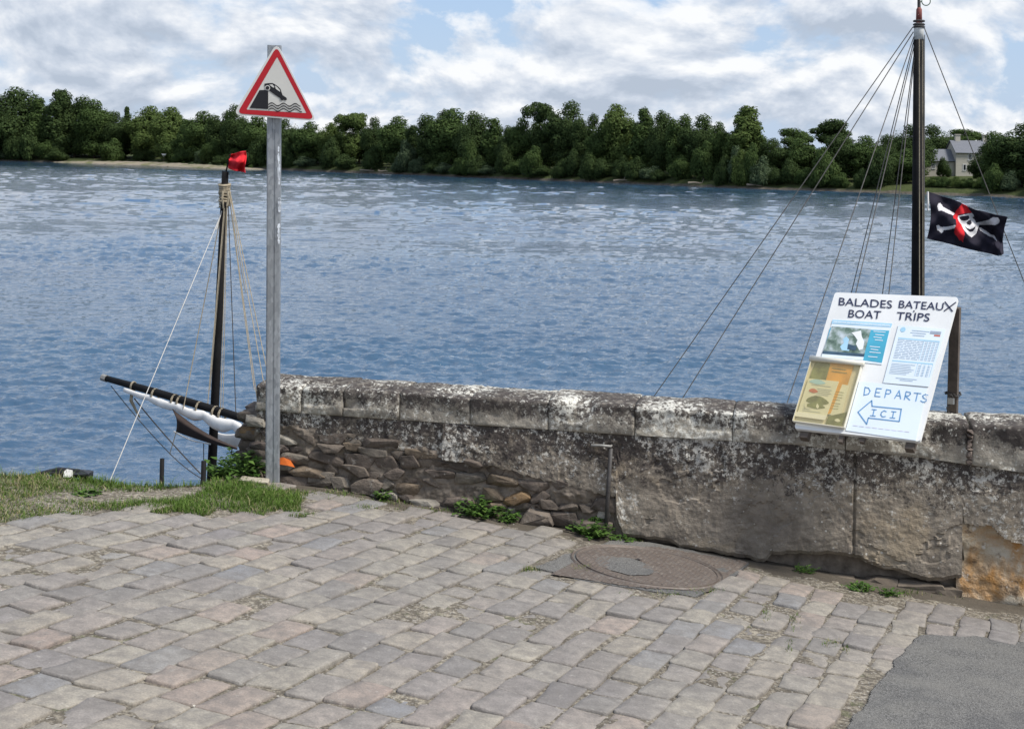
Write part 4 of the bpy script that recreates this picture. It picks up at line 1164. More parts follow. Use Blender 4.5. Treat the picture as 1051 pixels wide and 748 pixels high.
def foot(px, py): 
    g = gnd(px, py); o = (V((g.x, g.y, 0))-WA).dot(WN)
    if o < .045 and px > 300: g += WN*(.045-o); g.z = gz(g.x, g.y)
    return g
weed(gnd(246, 489)+V((0, .02, -.01)), .20, .19, 100, 'big leafy green weed clump at the broken left end of the wall', 'weed', WG, .042)
weed(gnd(228, 488)+V((0, .0, 0)), .10, .07, 30, 'low spreading weed just left of the big leafy clump', 'weed', WG, .04)
weed(foot(497, 524), .16, .12, 80, 'dense green weed clump at the foot of the rubble, left of the iron bar', 'weed', WG, .032)
weed(foot(527, 528), .09, .06, 34, 'smaller green weed touching the right of the dense clump', 'weed', WG, .028)
weed(foot(614, 540), .14, .105, 80, 'bright green leafy weed at the foot of the iron bar', 'weed', WG, .034)
weed(foot(640, 549), .08, .03, 24, 'flat mat of green weed above the corner of the manhole patch', 'weed', WG, .022)
weed(foot(400, 508), .06, .06, 24, 'small weed among the rubble near the left third of the wall', 'weed', WG, .026)
weed(foot(826, 585), .07, .04, 36, 'grassy weed tuft under the hanging render', 'weed', WG, .026, narrow=.16)
weed(foot(884, 604), .10, .03, 40, 'low green weed spreading over the bare earth where setts are missing', 'weed', WG, .022)
weed(foot(912, 609), .07, .03, 26, 'small low weed at the right end of the bare earth', 'weed', WG, .020)
weed(gnd(550, 500), .04, .05, 10, 'tiny sprig growing out of the rubble right of the dense clump', 'weed', WG, .018)
weed(gnd(88, 507), .09, .02, 26, 'flat rosette of leaves in the worn grass at the left', 'weed', WG, .03)
# ---------------------------------------------------------------- warning sign
PB_ = gnd(280, 495)
def sg(cx, cy): return (220+cx/6.233, 30+cy/6.233)
sign = empty('warning_sign', PB_, 'triangular red bordered warning sign on a grey steel pole, car falling into water', 'sign')
pt = at(281.8, 47, PB_.y+.01)
mb = MB(); ex = V((1, .12, 0)).normalized(); ey = V((-.12, 1, 0)).normalized(); w, dp, r_ = .040, .026, .009
prof = []
for (sx, sy, a0) in ((1, 1, 0), (-1, 1, 90), (-1, -1, 180), (1, -1, 270)):
    for k in range(4):
        a = math.radians(a0+30*k); prof.append((sx*(w-r_)+r_*math.cos(a), sy*(dp-r_)+r_*math.sin(a)))
    if (sx, sy) == (-1, -1):                               # groove down the visible face
        prof += [(-.010, -dp), (-.007, -dp+.004), (.004, -dp+.004), (.007, -dp)]
b0 = PB_-V((0, 0, .05))
vs = [p+ex*u+ey*v for p in (b0, pt) for u, v in prof]; n = len(prof)
mb.add(vs, [(k, (k+1) % n, n+(k+1) % n, n+k) for k in range(n)]+[tuple(range(n-1, -1, -1)), tuple(range(n, 2*n))])
mb.build('pole', M['galv'], sign, fix=True)
SNn = V((.03, -1, .0)).normalized(); SP = V((pt.x, PB_.y-.055, 2))
def sp(cx, cy, off=0): 
    px, py = sg(cx, cy); return onplane(px, py, SP, SNn)+SNn*off
def round_poly(P, r, n=7):
    out = []; m = len(P)
    for i in range(m):
        a, b, c = V(P[i-1]), V(P[i]), V(P[(i+1) % m]); u = (a-b).normalized(); v = (c-b).normalized()
        p0 = b+u*r; p1 = b+v*r
        for k in range(n+1):
            t = k/n; out.append(p0*(1-t)**2+b*2*t*(1-t)+p1*t*t)
    return out
def sround(P, r): return round_poly([(x, y, 0) for x, y in P], r)
OUT = sround([(399, 88), (120, 548), (655, 589)], 52)
mb = MB(); mb.plate([sp(p.x, p.y) for p in OUT], SNn, .012); panel = mb.build('panel', M['sign_white'], sign)
bk = MB(); bk.box(SP+SNn*-.022+V((0, 0, 0))+V((0, 0, sp(400, 300).z-2)), V((.045, 0, 0)), V((0, .008, 0)), V((0, 0, .03))); bk.box(SP+SNn*-.022+V((0, 0, sp(400, 500).z-2)), V((.045, 0, 0)), V((0, .008, 0)), V((0, 0, .03))); bk.build('clamp', M['galv'], sign)
RO = sround([(399, 112), (146, 540), (640, 578)], 40); RI = sround([(402, 178), (205, 516), (590, 539)], 8)
mb = MB(); n = len(RO); vs = [sp(p.x, p.y, .002) for p in RO]+[sp(p.x, p.y, .002) for p in RI]
mb.add(vs, [(k, (k+1) % n, n+(k+1) % n, n+k) for k in range(n)]); mb.build('border', M['sign_red'], panel)
RW = sround([(402, 181), (208, 514.5), (588, 537.5)], 8); mb = MB(); mb.add([sp(p.x, p.y, .0015) for p in RW], [tuple(range(len(RW)))]); mb.build('field', M['sign_grey'], panel)
mb = MB()
def sf(P, off=.004): mb.add([sp(x, y, off) for x, y in P], [tuple(range(len(P)))])
sf([(226, 505), (290, 391), (345, 391), (345, 513)])
sf([(320, 351), (343, 347), (372, 346), (388, 354), (408, 368), (424, 385), (432, 410), (438, 424), (462, 440), (463, 452), (452, 456), (430, 448), (392, 424), (356, 398), (330, 378), (322, 366)])
for ph, y0 in ((0, 482), (0, 499), (0, 516)):
    for k in range(44):
        xa, xb = 346+k*5, 346+(k+1)*5; f_ = lambda x: y0-1+9*math.sin((x-346)/75*2*PI+2.9)+(x-346)*.03
        lim = 553 if y0 == 482 else (558 if y0 == 499 else 566)
        if xb < lim: sf([(xa, f_(xa)-3.4), (xb, f_(xb)-3.4), (xb, f_(xb)+3.4), (xa, f_(xa)+3.4)])
def circ(x, y, r, n=16): return [(x+r*math.cos(2*PI*k/n), y+r*math.sin(2*PI*k/n)) for k in range(n)]
sf(circ(434, 444, 12), .0055); sf(circ(458, 449, 7), .0055)
mb2 = mb; mb = MB(); sf(circ(341, 377, 17), .0055); sf([(352, 357), (372, 354), (386, 372), (378, 376)], .0055); sf([(388, 361), (404, 373), (420, 392), (422, 403), (394, 383)], .0055)
mw = mb; mb = MB(); sf(circ(341, 377, 12), .007); 
for v_ in mb.f: pass
b_ = len(mb2.v); mb2.v += mb.v; mb2.f += [tuple(i+b_ for i in f) for f in mb.f]; mb2.m += mb.m
mb2.build('pictogram', M['sign_black'], panel, fix=False); mw.build('pictogram_window', M['sign_grey'], panel, fix=False)
mb = MB(); rk = random.Random(9)
for (x, y0, y1) in ((286, 150, 178), (287, 205, 216), (286.2, 232, 250), (286.5, 168, 188)):
    for k in range(7):
        yc = y0+(y1-y0)*(k+rk.random())/7; hx = rk.uniform(.6, 1.5); hy = rk.uniform(1, 3.2)
        Pn = PB_+ey*(-dp-.001); P = [onplane(x+a*hx+rk.uniform(-.4, .4), yc+b*hy+rk.uniform(-.5, .5), Pn, -ey) for a, b in ((-1, -1), (.4, -1.1), (1, -.5), (.9, .8), (-.2, 1.2), (-1, .6))]
        mb.add(P, [tuple(range(6))])
    mb.build('sticker_residue', M['sticker'], sign, fix=False); mb = MB()

st = gnd(262, 496); mb = MB(); lump(mb, st+V((0, 0, .012)), V((.085, 0, -.008)), V((0, .06, -.004)), V((0, 0, .018)), rr, 20)
top(mb, 'flat_stone', plain('pale_flat_stone', (.36, .32, .25), .9, .1, .15, 12, .6, 50), 'pale flat stone lying in the grass at the foot of the sign pole', 'stone', None, st)

# ---------------------------------------------------------------- boat trips board
yaw, tilt = -.6, .70
bz = V((-math.sin(yaw), math.cos(yaw), 0)); bup = V((0, 0, math.cos(tilt)))+bz*math.sin(tilt); bex = V((math.cos(yaw), math.sin(yaw), 0)); BN = bex.cross(bup).normalized()
if BN.y > 0: BN = -BN
B0 = at(880, 446, 7.0)
def b6(x, y): return (830+x/4.675, 300+y/4.675)
def b3(x, y): return (800+x/3.741, 280+y/3.741)
def bp(p, off=0.0): return onplane(p[0], p[1], B0, BN)+BN*off
TL, TR, BR, BL = [bp(p) for p in ((857, 300), (983.5, 305), (944, 453), (815, 439.5))]
board = empty('notice_board', (BL+BR)/2, 'white boat trips notice board with posters and leaflets leaning back on top of the wall', 'notice board')
mb = MB(); Q = round_poly([TL, TR, BR, BL], .018, 5); mb.plate(Q, BN, .02); mb.build('panel', M['board_white'], board)
eu = (BR-BL).normalized(); ev = (TL-BL).normalized()
for f_ in (.08, .92):                                              # battens behind, their feet below the board
    mb = MB(); a = BL.lerp(BR, f_)-ev*.035-BN*.042; b = TL.lerp(TR, f_)-ev*.03-BN*.042
    mb.box((a+b)/2, eu*.022, BN*.02, (b-a)/2); mb.build('batten', M['grey_wood'], board)
for px in (862, 884):
    p = bp((px, 448), -.03); mb = MB(); mb.box(p-V((0, 0, .0)), eu*.012, BN*.012, ev*.02); mb.build('peg', M['grey_wood'], board)
lt = TR.lerp(TL, .03)-ev*.03-BN*.055; lb = onz(972, 414, WTOP+.012); lb = wp((lb-WA).dot(WD), WTOP+.0, -.30)
mb = MB(); d_ = (lb-lt); q = bex; mb.box((lt+lb)/2, q*.026, d_.cross(q).normalized()*.017, d_/2); leg = mb.build('leg', M['grey_wood'], board)
lt2 = TL.lerp(TR, .05)-ev*.03-BN*.055; lb2 = lb+(BL-BR)*.9; lb2 = wp((lb2-WA).dot(WD), WTOP+.0, -.34)
mb = MB(); d_ = (lb2-lt2); mb.box((lt2+lb2)/2, q*.026, d_.cross(q).normalized()*.017, d_/2); mb.build('leg', M['grey_wood'], board)
# padlock and chain on the leg
pc = lb.lerp(lt, .16); root = empty('padlock', pc, 'padlock on a turn of chain round the leg of the notice board', 'padlock')
mb = MB()
for k in range(14):
    a = 2*PI*k/14; c = pc+bex*.038*math.cos(a)+bz*.032*math.sin(a)+V((0, 0, .022+.006*math.sin(a*2)))
    t = (-bex*math.sin(a)+bz*math.cos(a)); s_ = V((0, 0, 1)) if k % 2 else (bex*math.cos(a)+bz*math.sin(a))
    mb.tube([c+t*.011*math.cos(u)+s_*.007*math.sin(u) for u in [2*PI*i/10 for i in range(11)]], .0028, 5)
mb.build('chain', M['iron'], root)
mb = MB(); pl = pc+bex*.002-bz*.04-V((0, 0, .012)); mb.box(pl, bex*.016, bz*.008, V((0, 0, .016))); mb.build('body', M['brass'], root)
mb = MB(); mb.tube([pl+V((0, 0, .014))+bex*(.010*math.cos(u))+V((0, 0, .018*math.sin(u))) for u in [PI*i/8 for i in range(9)]], .003, 6); mb.build('shackle', M['iron'], root)
mb = MB(); tl_ = pc-V((0, 0, .02)); mb.tube([tl_-bz*.03, tl_-bz*.035+V((-.02, 0, -.03)), tl_-bz*.03+V((-.015, 0, -.055)), tl_-bz*.03+V((.012, 0, -.075))], .006, 6); mb.build('loose_end', M['iron'], root)

def text_quad(s, tl, tr, bl, mat, parent, off=.003, shear=0.0, bold=.005, name='lettering', f=b6):
    cu = bpy.data.curves.new('t', 'FONT'); cu.body = s; cu.size = 1; cu.offset = bold; cu.resolution_u = 3
    ob = bpy.data.objects.new('t', cu); COL.objects.link(ob)
    dg = bpy.context.evaluated_depsgraph_get(); me = bpy.data.meshes.new_from_object(ob.evaluated_get(dg))
    vs = [v.co.copy() for v in me.vertices]; fs = [tuple(p.vertices) for p in me.polygons]
    bpy.data.objects.remove(ob); bpy.data.curves.remove(cu); bpy.data.meshes.remove(me)
    x0 = min(v.x for v in vs); x1 = max(v.x for v in vs); y0 = min(v.y for v in vs); y1 = max(v.y for v in vs)
    P0, P1, P2 = bp(f(*tl), off), bp(f(*tr), off), bp(f(*bl), off)
    m = MB(); m.add([P2+(P1-P0)*((v.x-x0)/(x1-x0))+(P0-P2)*((v.y-y0)/(y1-y0)) for v in vs], fs)
    return m.build(name, mat, parent, fix=False)
pan = [c for c in board.children if c.name.startswith('panel')][0]
text_quad('BALADES', (148, 26), (403, 41), (144, 63), M['ink_navy'], pan)
text_quad('BATEAU', (437, 40), (650, 52), (431, 76), M['ink_navy'], pan)
text_quad('BOAT', (195, 84), (350, 91), (189, 122), M['ink_navy'], pan)
text_quad('TRIPS', (426, 95), (585, 103), (419, 133), M['ink_navy'], pan)
def stroke(mb, pts, w, off=.003, f=b6, jit=0):
    P = [bp(f(*p), off) for p in pts]
    for a, b in zip(P, P[1:]):
        d = (b-a).normalized(); q = BN.cross(d)*w/2; e = d*w*.4
        mb.add([a-q-e, b-q+e, b+q+e, a+q-e], [(0, 1, 2, 3)])
mb = MB(); stroke(mb, [(655, 48), (690, 92)], .007); stroke(mb, [(706, 50), (652, 90)], .007); mb.build('lettering', M['ink_navy'], pan, fix=False)
mb = MB(); mb.add([bp(b6(*p), .0032) for p in circ(506, 92, 4, 10)], [tuple(range(10))]); mb.build('lettering', M['ink_navy'], pan, fix=False)

def sheet(P, off, mat, name='poster', t=.0018, f=b6, parent=None):
    m = MB(); m.plate([bp(f(*p), off) for p in P], BN, t); return m.build(name, mat, parent or board)
def patch(P, off, mat, parent, name='print', f=b6):
    m = MB(); m.add([bp(f(*p), off) for p in P], [tuple(range(len(P)))]); return m.build(name, mat, parent, fix=False)
# poster with the river picture
po1 = sheet([(118, 130), (402, 150), (352, 348), (62, 316)], .0035, M['paper']); po1['label'] = 'blue poster with a river picture'
def pic_mat():
    m = NT('printed_river_picture', .5, .3)
    c = m.ramp(m.noise(16, 5, .6), [(.3, (.03, .05, .05)), (.45, (.13, .19, .15)), (.55, (.30, .36, .34)), (.68, (.52, .58, .62))])
    return m.done(c)
patch([(104, 172), (388, 186), (352, 340), (68, 300)], .0045, M['print_teal'], po1)
patch([(112, 165), (300, 180), (268, 300), (70, 285)], .0052, pic_mat(), po1)
patch([(70, 283), (270, 298), (266, 312), (66, 297)], .0058, M['print_dark'], po1)
patch([(66, 298), (266, 313), (262, 328), (63, 312)], .0058, M['paper'], po1)
patch([(207, 196), (252, 186), (256, 214), (268, 240), (262, 274), (244, 280), (228, 250), (236, 232), (222, 212)], .0058, M['paper_white'], po1)
patch([(166, 226), (182, 214), (196, 228), (190, 246), (206, 262), (194, 284), (160, 280), (152, 262), (170, 246)], .0058, M['print_sky'], po1)
patch([(190, 250), (232, 262), (226, 282), (186, 276)], .0062, M['print_dark'], po1)
patch([(116, 134), (402, 152), (397, 170), (110, 152)], .0045, M['print_sky'], po1)
mb = MB()
for k in range(13): x = 122+k*21; stroke(mb, [(x, 144+k*1.4), (x+15, 145+k*1.4)], .0062, .0052)
for y, a, b in ((190, 310, 368), (205, 318, 362), (217, 310, 350), (230, 316, 356), (262, 292, 342), (275, 296, 334), (289, 290, 345), (310, 284, 330)):
    stroke(mb, [(a+4, y), (b, y+4)], .0045, .0056)
mb.build('print', M['paper'], po1, fix=False)
# timetable
po2 = sheet([(432, 160), (658, 180), (577, 455), (358, 436)], .005, M['paper']); po2['label'] = 'pale blue printed timetable'
mb = MB(); rk = random.Random(2)
def tl2(u, v): a = V((432, 160)).lerp(V((658, 180)), u); b = V((358, 436)).lerp(V((577, 455)), u); q = a.lerp(b, v); return (q.x, q.y)
for k in range(15):
    v = .25+k*.028
    if 11 < k: continue
    x = .08
    while x < .60:
        w = rk.uniform(.04, .14); stroke(mb, [tl2(x, v), tl2(min(.62, x+w), v)], .0028, .0062); x += w+.03
    for c in (.66, .74, .82, .90): stroke(mb, [tl2(c, v), tl2(c+.045, v)], .0026, .0062)
for k in range(7):
    v = .66+k*.028; stroke(mb, [tl2(.08, v), tl2(rk.uniform(.4, .6), v)], .0028, .0062)
    for c in (.66, .76, .86): stroke(mb, [tl2(c, v), tl2(c+.05, v)], .0026, .0062)
for v, a, b in ((.07, .32, .68), (.11, .3, .62), (.15, .36, .6), (.90, .25, .7), (.93, .35, .62)): stroke(mb, [tl2(a, v), tl2(b, v)], .004, .0062)
mb.build('print', M['ink_pale'], po2, fix=False)
mb = MB()
for v in (.21, .60): mb.add([bp(b6(*tl2(a, b)), .0056) for a, b in ((.07, v), (.95, v), (.95, v+.022), (.07, v+.022))], [(0, 1, 2, 3)])
for c in (.63, .71, .79, .87, .95):
    stroke(mb, [tl2(c, .22), tl2(c, .57)], .0016, .0058); stroke(mb, [tl2(c, .62), tl2(c, .84)], .0016, .0058)
mb.build('print', M['print_sky'], po2, fix=False)
patch([tl2(.12+.055*math.cos(t), .07+.042*math.sin(t)) for t in [2*PI*k/16 for k in range(16)]], .0062, M['print_sky'], po2)
patch([tl2(a, b) for a, b in ((.70, .05), (.93, .05), (.93, .10), (.70, .10))], .0062, M['print_grey'], po2); patch([tl2(a, b) for a, b in ((.80, .11), (.93, .11), (.93, .135), (.80, .135))], .0062, M['print_red'], po2)
# hand-lettered departures sheet
po3 = sheet([(243, 428), (570, 462), (515, 712), (178, 664)], .0035, M['paper_white'] if False else M['paper']); po3['label'] = 'white sheet hand lettered with departures and an arrow'
mb = MB(); W_ = .0048
LET = {'D': [[(0, 0), (.05, 1)], [(0, 0), (.55, .08), (.85, .42), (.7, .8), (.05, 1)]], 'E': [[(.85, 0), (.1, 0), (.05, 1), (.85, 1)], [(.08, .5), (.65, .5)]],
       'P': [[(.05, 1), (.1, 0), (.7, .05), (.8, .3), (.6, .5), (.08, .52)]], 'A': [[(0, 1), (.45, 0), (.9, 1)], [(.2, .65), (.72, .65)]],
       'R': [[(.05, 1), (.1, 0), (.7, .05), (.8, .28), (.55, .5), (.08, .52), (.85, 1)]], 'T': [[(0, .02), (1, .02)], [(.5, 0), (.45, 1)]],
       'S': [[(.9, .1), (.5, 0), (.15, .2), (.3, .45), (.75, .6), (.8, .85), (.4, 1), (0, .85)]],
       'I': [[(.1, 0), (.9, 0)], [(.5, 0), (.45, 1)], [(0, 1), (.9, 1)]], 'C': [[(.95, .12), (.5, 0), (.1, .3), (.05, .7), (.4, 1), (.95, .9)]]}
def hand(s, pos, w, h, slope):
    for ch, (x, y) in zip(s, pos):
        for st_ in LET[ch]: stroke(mb, [(x+u*w-v*h*.18, y+v*h+u*w*slope) for u, v in st_], W_, .0052)
hand('DEPARTS', [(272, 457), (324, 462), (372, 468), (421, 472), (466, 478), (508, 484), (545, 490)], 32, 38, .09)
hand('ICI', [(303, 563), (350, 568), (397, 573)], 26, 30, .1)
ar = [(238, 576), (304, 521), (306, 548), (446, 562), (436, 621), (288, 604), (280, 634), (238, 576)]; stroke(mb, ar, .0056, .0052)
mb.build('lettering', M['ink_blue'], po3, fix=False)
mb = MB(); 
for k in range(9): stroke(mb, [(215+k*31, 640+k*3.6), (215+k*31+20, 642+k*3.6)], .004, .005)
mb.build('print', plain('faded_pink_print', (.66, .64, .74), .6), po3, fix=False)
# leaflet holder
def b3f(x, y): return b3(x, y)
hold = sheet([(128, 330), (322, 350), (252, 600), (58, 572)], .008, M['yellowed_plastic'], 'leaflet_holder', .004, b3f)
lf = sheet([(140, 348), (205, 352), (185, 440), (112, 425)], .014, M['print_olive'], 'leaflet', .003, b3f, hold)
lf = sheet([(200, 350), (288, 362), (262, 440), (178, 430)], .0145, M['print_orange'], 'leaflet', .003, b3f, hold)
lf = sheet([(232, 432), (270, 438), (238, 560), (176, 545)], .0150, M['print_cream'], 'leaflet', .003, b3f, hold)
lf = sheet([(116, 412), (232, 424), (184, 560), (72, 545)], .018, M['print_cream'], 'leaflet', .003, b3f, hold)
def le(x, y, rx, ry, c, mat, off=.0195):
    patch([(x+rx*math.cos(t)*(1+.12*math.sin(3*t)), y+ry*math.sin(t)*(1+.1*math.cos(4*t))+rx*math.cos(t)*.12) for t in [2*PI*k/18 for k in range(18)]], off, mat, c, 'print', b3f)
le(150, 426, 30, 9, lf, M['print_sky']); le(134, 460, 17, 8, lf, M['print_red']); le(150, 498, 42, 17, lf, M['print_olive']); le(142, 518, 36, 10, lf, M['print_olive'], .0197)
le(104, 515, 5, 10, lf, M['print_cream'], .0200); le(150, 519, 5, 9, lf, M['print_cream'], .0200)
mb = MB()
for (x0, y0, x1) in ((150, 452, 205), (150, 459, 198), (148, 466, 202), (146, 473, 190), (92, 535, 160), (94, 528, 120), (128, 436, 200)): stroke(mb, [(x0, y0), (x1, y0+(x1-x0)*.13)], .0026, .0195, b3f)
mb.build('print', M['print_grey'], lf, fix=False)
mb = MB()
for (x0, y0, x1) in ((215, 462, 250), (212, 472, 246), (208, 482, 244), (206, 492, 236), (200, 505, 236), (198, 515, 230), (194, 525, 228)): stroke(mb, [(x0, y0), (x1, y0+(x1-x0)*.13)], .0026, .0166, b3f)
for (x0, y0, x1) in ((206, 372, 258), (204, 384, 262), (146, 366, 176), (144, 378, 180)): stroke(mb, [(x0, y0), (x1, y0+(x1-x0)*.13)], .004, .0166, b3f)
mb.build('print', M['print_olive'], hold, fix=False)
l2 = sheet([(232, 424), (246, 428), (200, 545), (184, 550)], .0165, M['print_orange'], 'leaflet', .002, b3f, hold)
l3 = sheet([(190, 556), (262, 540), (240, 594), (180, 585)], .0150, M['print_olive'], 'leaflet', .002, b3f, hold); le(226, 572, 11, 6, l3, M['print_cream'], .0162)
l4 = sheet([(70, 540), (186, 556), (178, 573), (62, 557)], .0215, M['paper_white'], 'leaflet', .003, b3f, hold)
mb = MB(); mb.tube([bp(b3(122, 338), .022), bp(b3(328, 358), .022)], .016, 10); mb.build('rail', M['yellowed_plastic'], hold, True)
mb = MB(); P = [bp(b3(*p), .026) for p in ((126, 346), (318, 366), (252, 602), (56, 576))]; mb.plate(P, BN, .002); mb.build('cover', M['clear'], hold)
mb = MB()
for a, b in (((126, 346), (56, 576)), ((318, 366), (252, 602)), ((56, 576), (252, 602))):
    pa, pb_ = bp(b3(*a), .016), bp(b3(*b), .016); d_ = pb_-pa; mb.box((pa+pb_)/2, d_/2, BN*.009, BN.cross(d_).normalized()*.0025)
mb.build('edge', M['yellowed_plastic'], hold)
def AT(x, y, d): return at(x, y, d*1.75)
# ---------------------------------------------------------------- the two boats moored under the quay
def hull(root, c, hd, L, B, fre):
    """flat-bottomed river boat: c centre on the water, hd heading, L length, B beam, fre freeboard"""
    hd = hd.normalized(); sd = V((hd.y, -hd.x, 0)); n = 18; mb = MB(); inn = MB()
    def ring(t, k):                                                  # t -1..1 along, k scale
        w = B/2*(1-abs(t)**2.6*.88)*k; rise = .35*fre*max(0, abs(t)-.35)**1.6*1.6
        p = c+hd*(t*L/2)
        return [p+sd*w+V((0, 0, fre+rise)), p+sd*w*.82+V((0, 0, -.12+rise*.8)), p-sd*w*.82+V((0, 0, -.12+rise*.8)), p-sd*w+V((0, 0, fre+rise))]
    for i in range(n+1):
        for p in ring(-1+2*i/n, 1): mb.v.append(tuple(p))
    for i in range(n):
        for q in range(3): mb.f.append((i*4+q, i*4+q+1, (i+1)*4+q+1, (i+1)*4+q)); mb.m.append(0)
    mb.f += [(0, 1, 2, 3), (n*4+3, n*4+2, n*4+1, n*4)]; mb.m += [0, 0]
    h = mb.build('hull', M['hull'], root)
    d = MB()
    for i in range(n+1):
        t = -1+2*i/n; w = B/2*(1-abs(t)**2.6*.88)*.93; p = c+hd*(t*L/2)+V((0, 0, fre*.35+.35*fre*max(0, abs(t)-.35)**1.6))
        d.v += [tuple(p+sd*w), tuple(p-sd*w)]
    for i in range(n): d.f.append((i*2, i*2+1, i*2+3, i*2+2)); d.m.append(0)
    d.build('deck', M['deck'], root)
    g = MB()
    for s_ in (0, 3): g.tube([V(mb.v[i*4+s_]) for i in range(n+1)], .035, 6)
    g.build('gunwale', M['brown_wood'], root)
    b = MB()
    for t in (-.5, .15, .55):
        w = B/2*(1-abs(t)**2.6*.88)*.95; p = c+hd*(t*L/2)+V((0, 0, fre*.8)); b.box(p, hd*.12, sd*w, V((0, 0, .018)))
    b.build('thwart', M['brown_wood'], root)
def line(name, a, b, r, mat, root, s=.0, n=10):
    mb = MB(); mb.tube(sag(a, b, s, n), r, 5); return mb.build(name, mat, root)

D1 = 8.5
mt1 = AT(231.3, 176, D1); mbm = AT(217.2, 488, D1); dirm = (mbm-mt1).normalized(); foot1 = mt1+dirm*((mt1.z-(WATER_Z+.12))/-dirm.z)
boat1 = empty('sailing_boat', V((foot1.x, foot1.y, WATER_Z)), 'small dark wooden sailing boat with furled white sail on a slanting yard', 'boat')
hull(boat1, V((foot1.x+.5, foot1.y+.05, WATER_Z)), V((1, .1, 0)), 6.2, 1.5, .36)
mb = MB(); mb.tube([foot1, foot1.lerp(mt1, .5), mt1], [.054, .046, .036], 10); mast1 = mb.build('mast', M['black_wood'], boat1, True)
mb = MB(); st0 = AT(231.6, 178, D1); st1 = AT(236.5, 158, D1); mb.tube([st0, st0.lerp(st1, .4)+V((0, 0, 0)), st1], [.010, .009, .007], 6); mb.build('flagstaff', M['black_wood'], mast1)
mb = MB()
for k in range(9):
    z = AT(230.6, 190+k*2.7, D1); t = [z+V((.055*math.cos(u), .055*math.sin(u), .010*math.sin(u+k))) for u in [2*PI*i/12 for i in range(13)]]
    mb.tube(t, .012 if k % 3 else .018, 5)
mb.tube([AT(229, 196, D1-.06), AT(228, 204, D1-.07), AT(229.5, 214, D1-.06)], .012, 5); mb.tube([AT(233.5, 196, D1-.06), AT(234.5, 203, D1-.06), AT(233, 212, D1-.06)], .012, 5)
mb.build('lashing', M['rope'], mast1)
mb = MB()
for (x, y) in ((229.2, 210), (229.4, 214), (232.4, 211)): p = AT(x, y, D1-.05); mb.tube([p+V((-.02, 0, 0)), p+V((.02, 0, 0))], .028, 10)
mb.build('pulley', M['black_wood'], mast1)
# yard, brailed sail
ya, yb = AT(106, 387.5, 8.75), AT(258, 432.5, 8.05); yb2 = ya+(yb-ya)*1.22
mb = MB(); mb.tube([ya, ya.lerp(yb2, .3)+V((0, 0, .01)), ya.lerp(yb2, .7)+V((0, 0, .01)), yb2], [.034, .044, .044, .036], 8); yard = mb.build('yard', M['black_wood'], boat1, True)
mb = MB(); mb.tube([ya-(yb-ya).normalized()*.01, ya+(yb-ya).normalized()*.06], .041, 8); mb.build('end_band', M['pale_metal'], yard)
mb = MB(); n = 64; m_ = 12
for i in range(n+1):
    t = i/n; p = ya.lerp(yb2, .13+.84*t); tie = abs(math.sin(t*PI*5.5+.2))
    r = (.020+.058*min(1, t*1.5)*(1-.25*t)*(.50+.5*tie**.7))*(1 if t < .93 else max(.2, 1-(t-.93)*9))
    for k in range(m_):
        a = 2*PI*k/m_; rr_ = r*(1+.18*noise.noise(V((t*22, math.cos(a)*1.3, math.sin(a)*1.3))))
        mb.v.append(tuple(p+V((0, -.055, -.035-r*.85-.035*t*tie))+V((.05*math.sin(a)*rr_, math.cos(a)*rr_*.75, math.sin(a)*rr_*1.12))))
for i in range(n):
    for k in range(m_): mb.f.append((i*m_+k, i*m_+(k+1) % m_, (i+1)*m_+(k+1) % m_, (i+1)*m_+k)); mb.m.append(0)
mb.f += [tuple(range(m_-1, -1, -1)), tuple(n*m_+k for k in range(m_))]; mb.m += [0, 0]
mb.build('sail', M['sailcloth'], yard, True)
for q in (.175, .30, .41, .44, .545, .63, .665, .80):
    mb = MB(); p = ya.lerp(yb2, q); dd = (yb2-ya).normalized(); s1 = dd.cross(V((0, 0, 1))).normalized(); s2 = s1.cross(dd)
    r = .075 if q > .25 else .052
    for j in range(2): mb.tube([p-V((0, 0, .03 if q > .25 else 0))+dd*.014*j+s1*r*.75*math.cos(u)+s2*r*1.05*math.sin(u) for u in [2*PI*i/14 for i in range(15)]], .0065, 5)
    mb.build('lashing', M['rope'], yard)
mb = MB(); p = ya.lerp(yb2, .175); mb.tube([p, p+V((-.01, -.03, -.15)), p+V((.05, -.03, -.26)), p+V((.09, -.02, -.34))], [.018, .02, .014, .008], 6)
mb.build('lashing', M['rope'], yard)
# brown boom cover with a pale lining below
def cloth(P, d0, d1, name, mat, root, bel=.10):
    """P: top-left, top-right, bottom-right, bottom-left as pixels; hollow curved upper edge"""
    mb = MB(); n, m_ = 24, 8
    for i in range(n+1):
        for j in range(m_+1):
            u, v = i/n, j/m_
            x = (P[0][0]*(1-u)+P[1][0]*u)*(1-v)+(P[3][0]*(1-u)+P[2][0]*u)*v; y = (P[0][1]*(1-u)+P[1][1]*u)*(1-v)+(P[3][1]*(1-u)+P[2][1]*u)*v
            y += 4.0*math.sin(PI*u)*(1-v)+1.5*math.sin(PI*u)*v; x += 2.5*math.sin(PI*v)*(1-u)**3
            mb.v.append(tuple(AT(x, y, d0+(d1-d0)*u-bel*math.sin(PI*v)*(1-.5*u))))
    for i in range(n):
        for j in range(m_): a = i*(m_+1)+j; mb.f.append((a, a+m_+1, a+m_+2, a+1)); mb.m.append(0)
    o = mb.build(name, mat, root, True); md = o.modifiers.new('thick', 'SOLIDIFY'); md.thickness = .006; return o
cloth([(177, 419.5), (243.5, 459), (243.5, 461.5), (180.5, 443)], 8.35, 8.0, 'boom_cover', M['brown_canvas'], boat1)
cloth([(178, 442), (216, 454), (216, 456.5), (177.5, 443.8)], 8.45, 8.2, 'cover_lining', M['sailcloth'], boat1, .02)
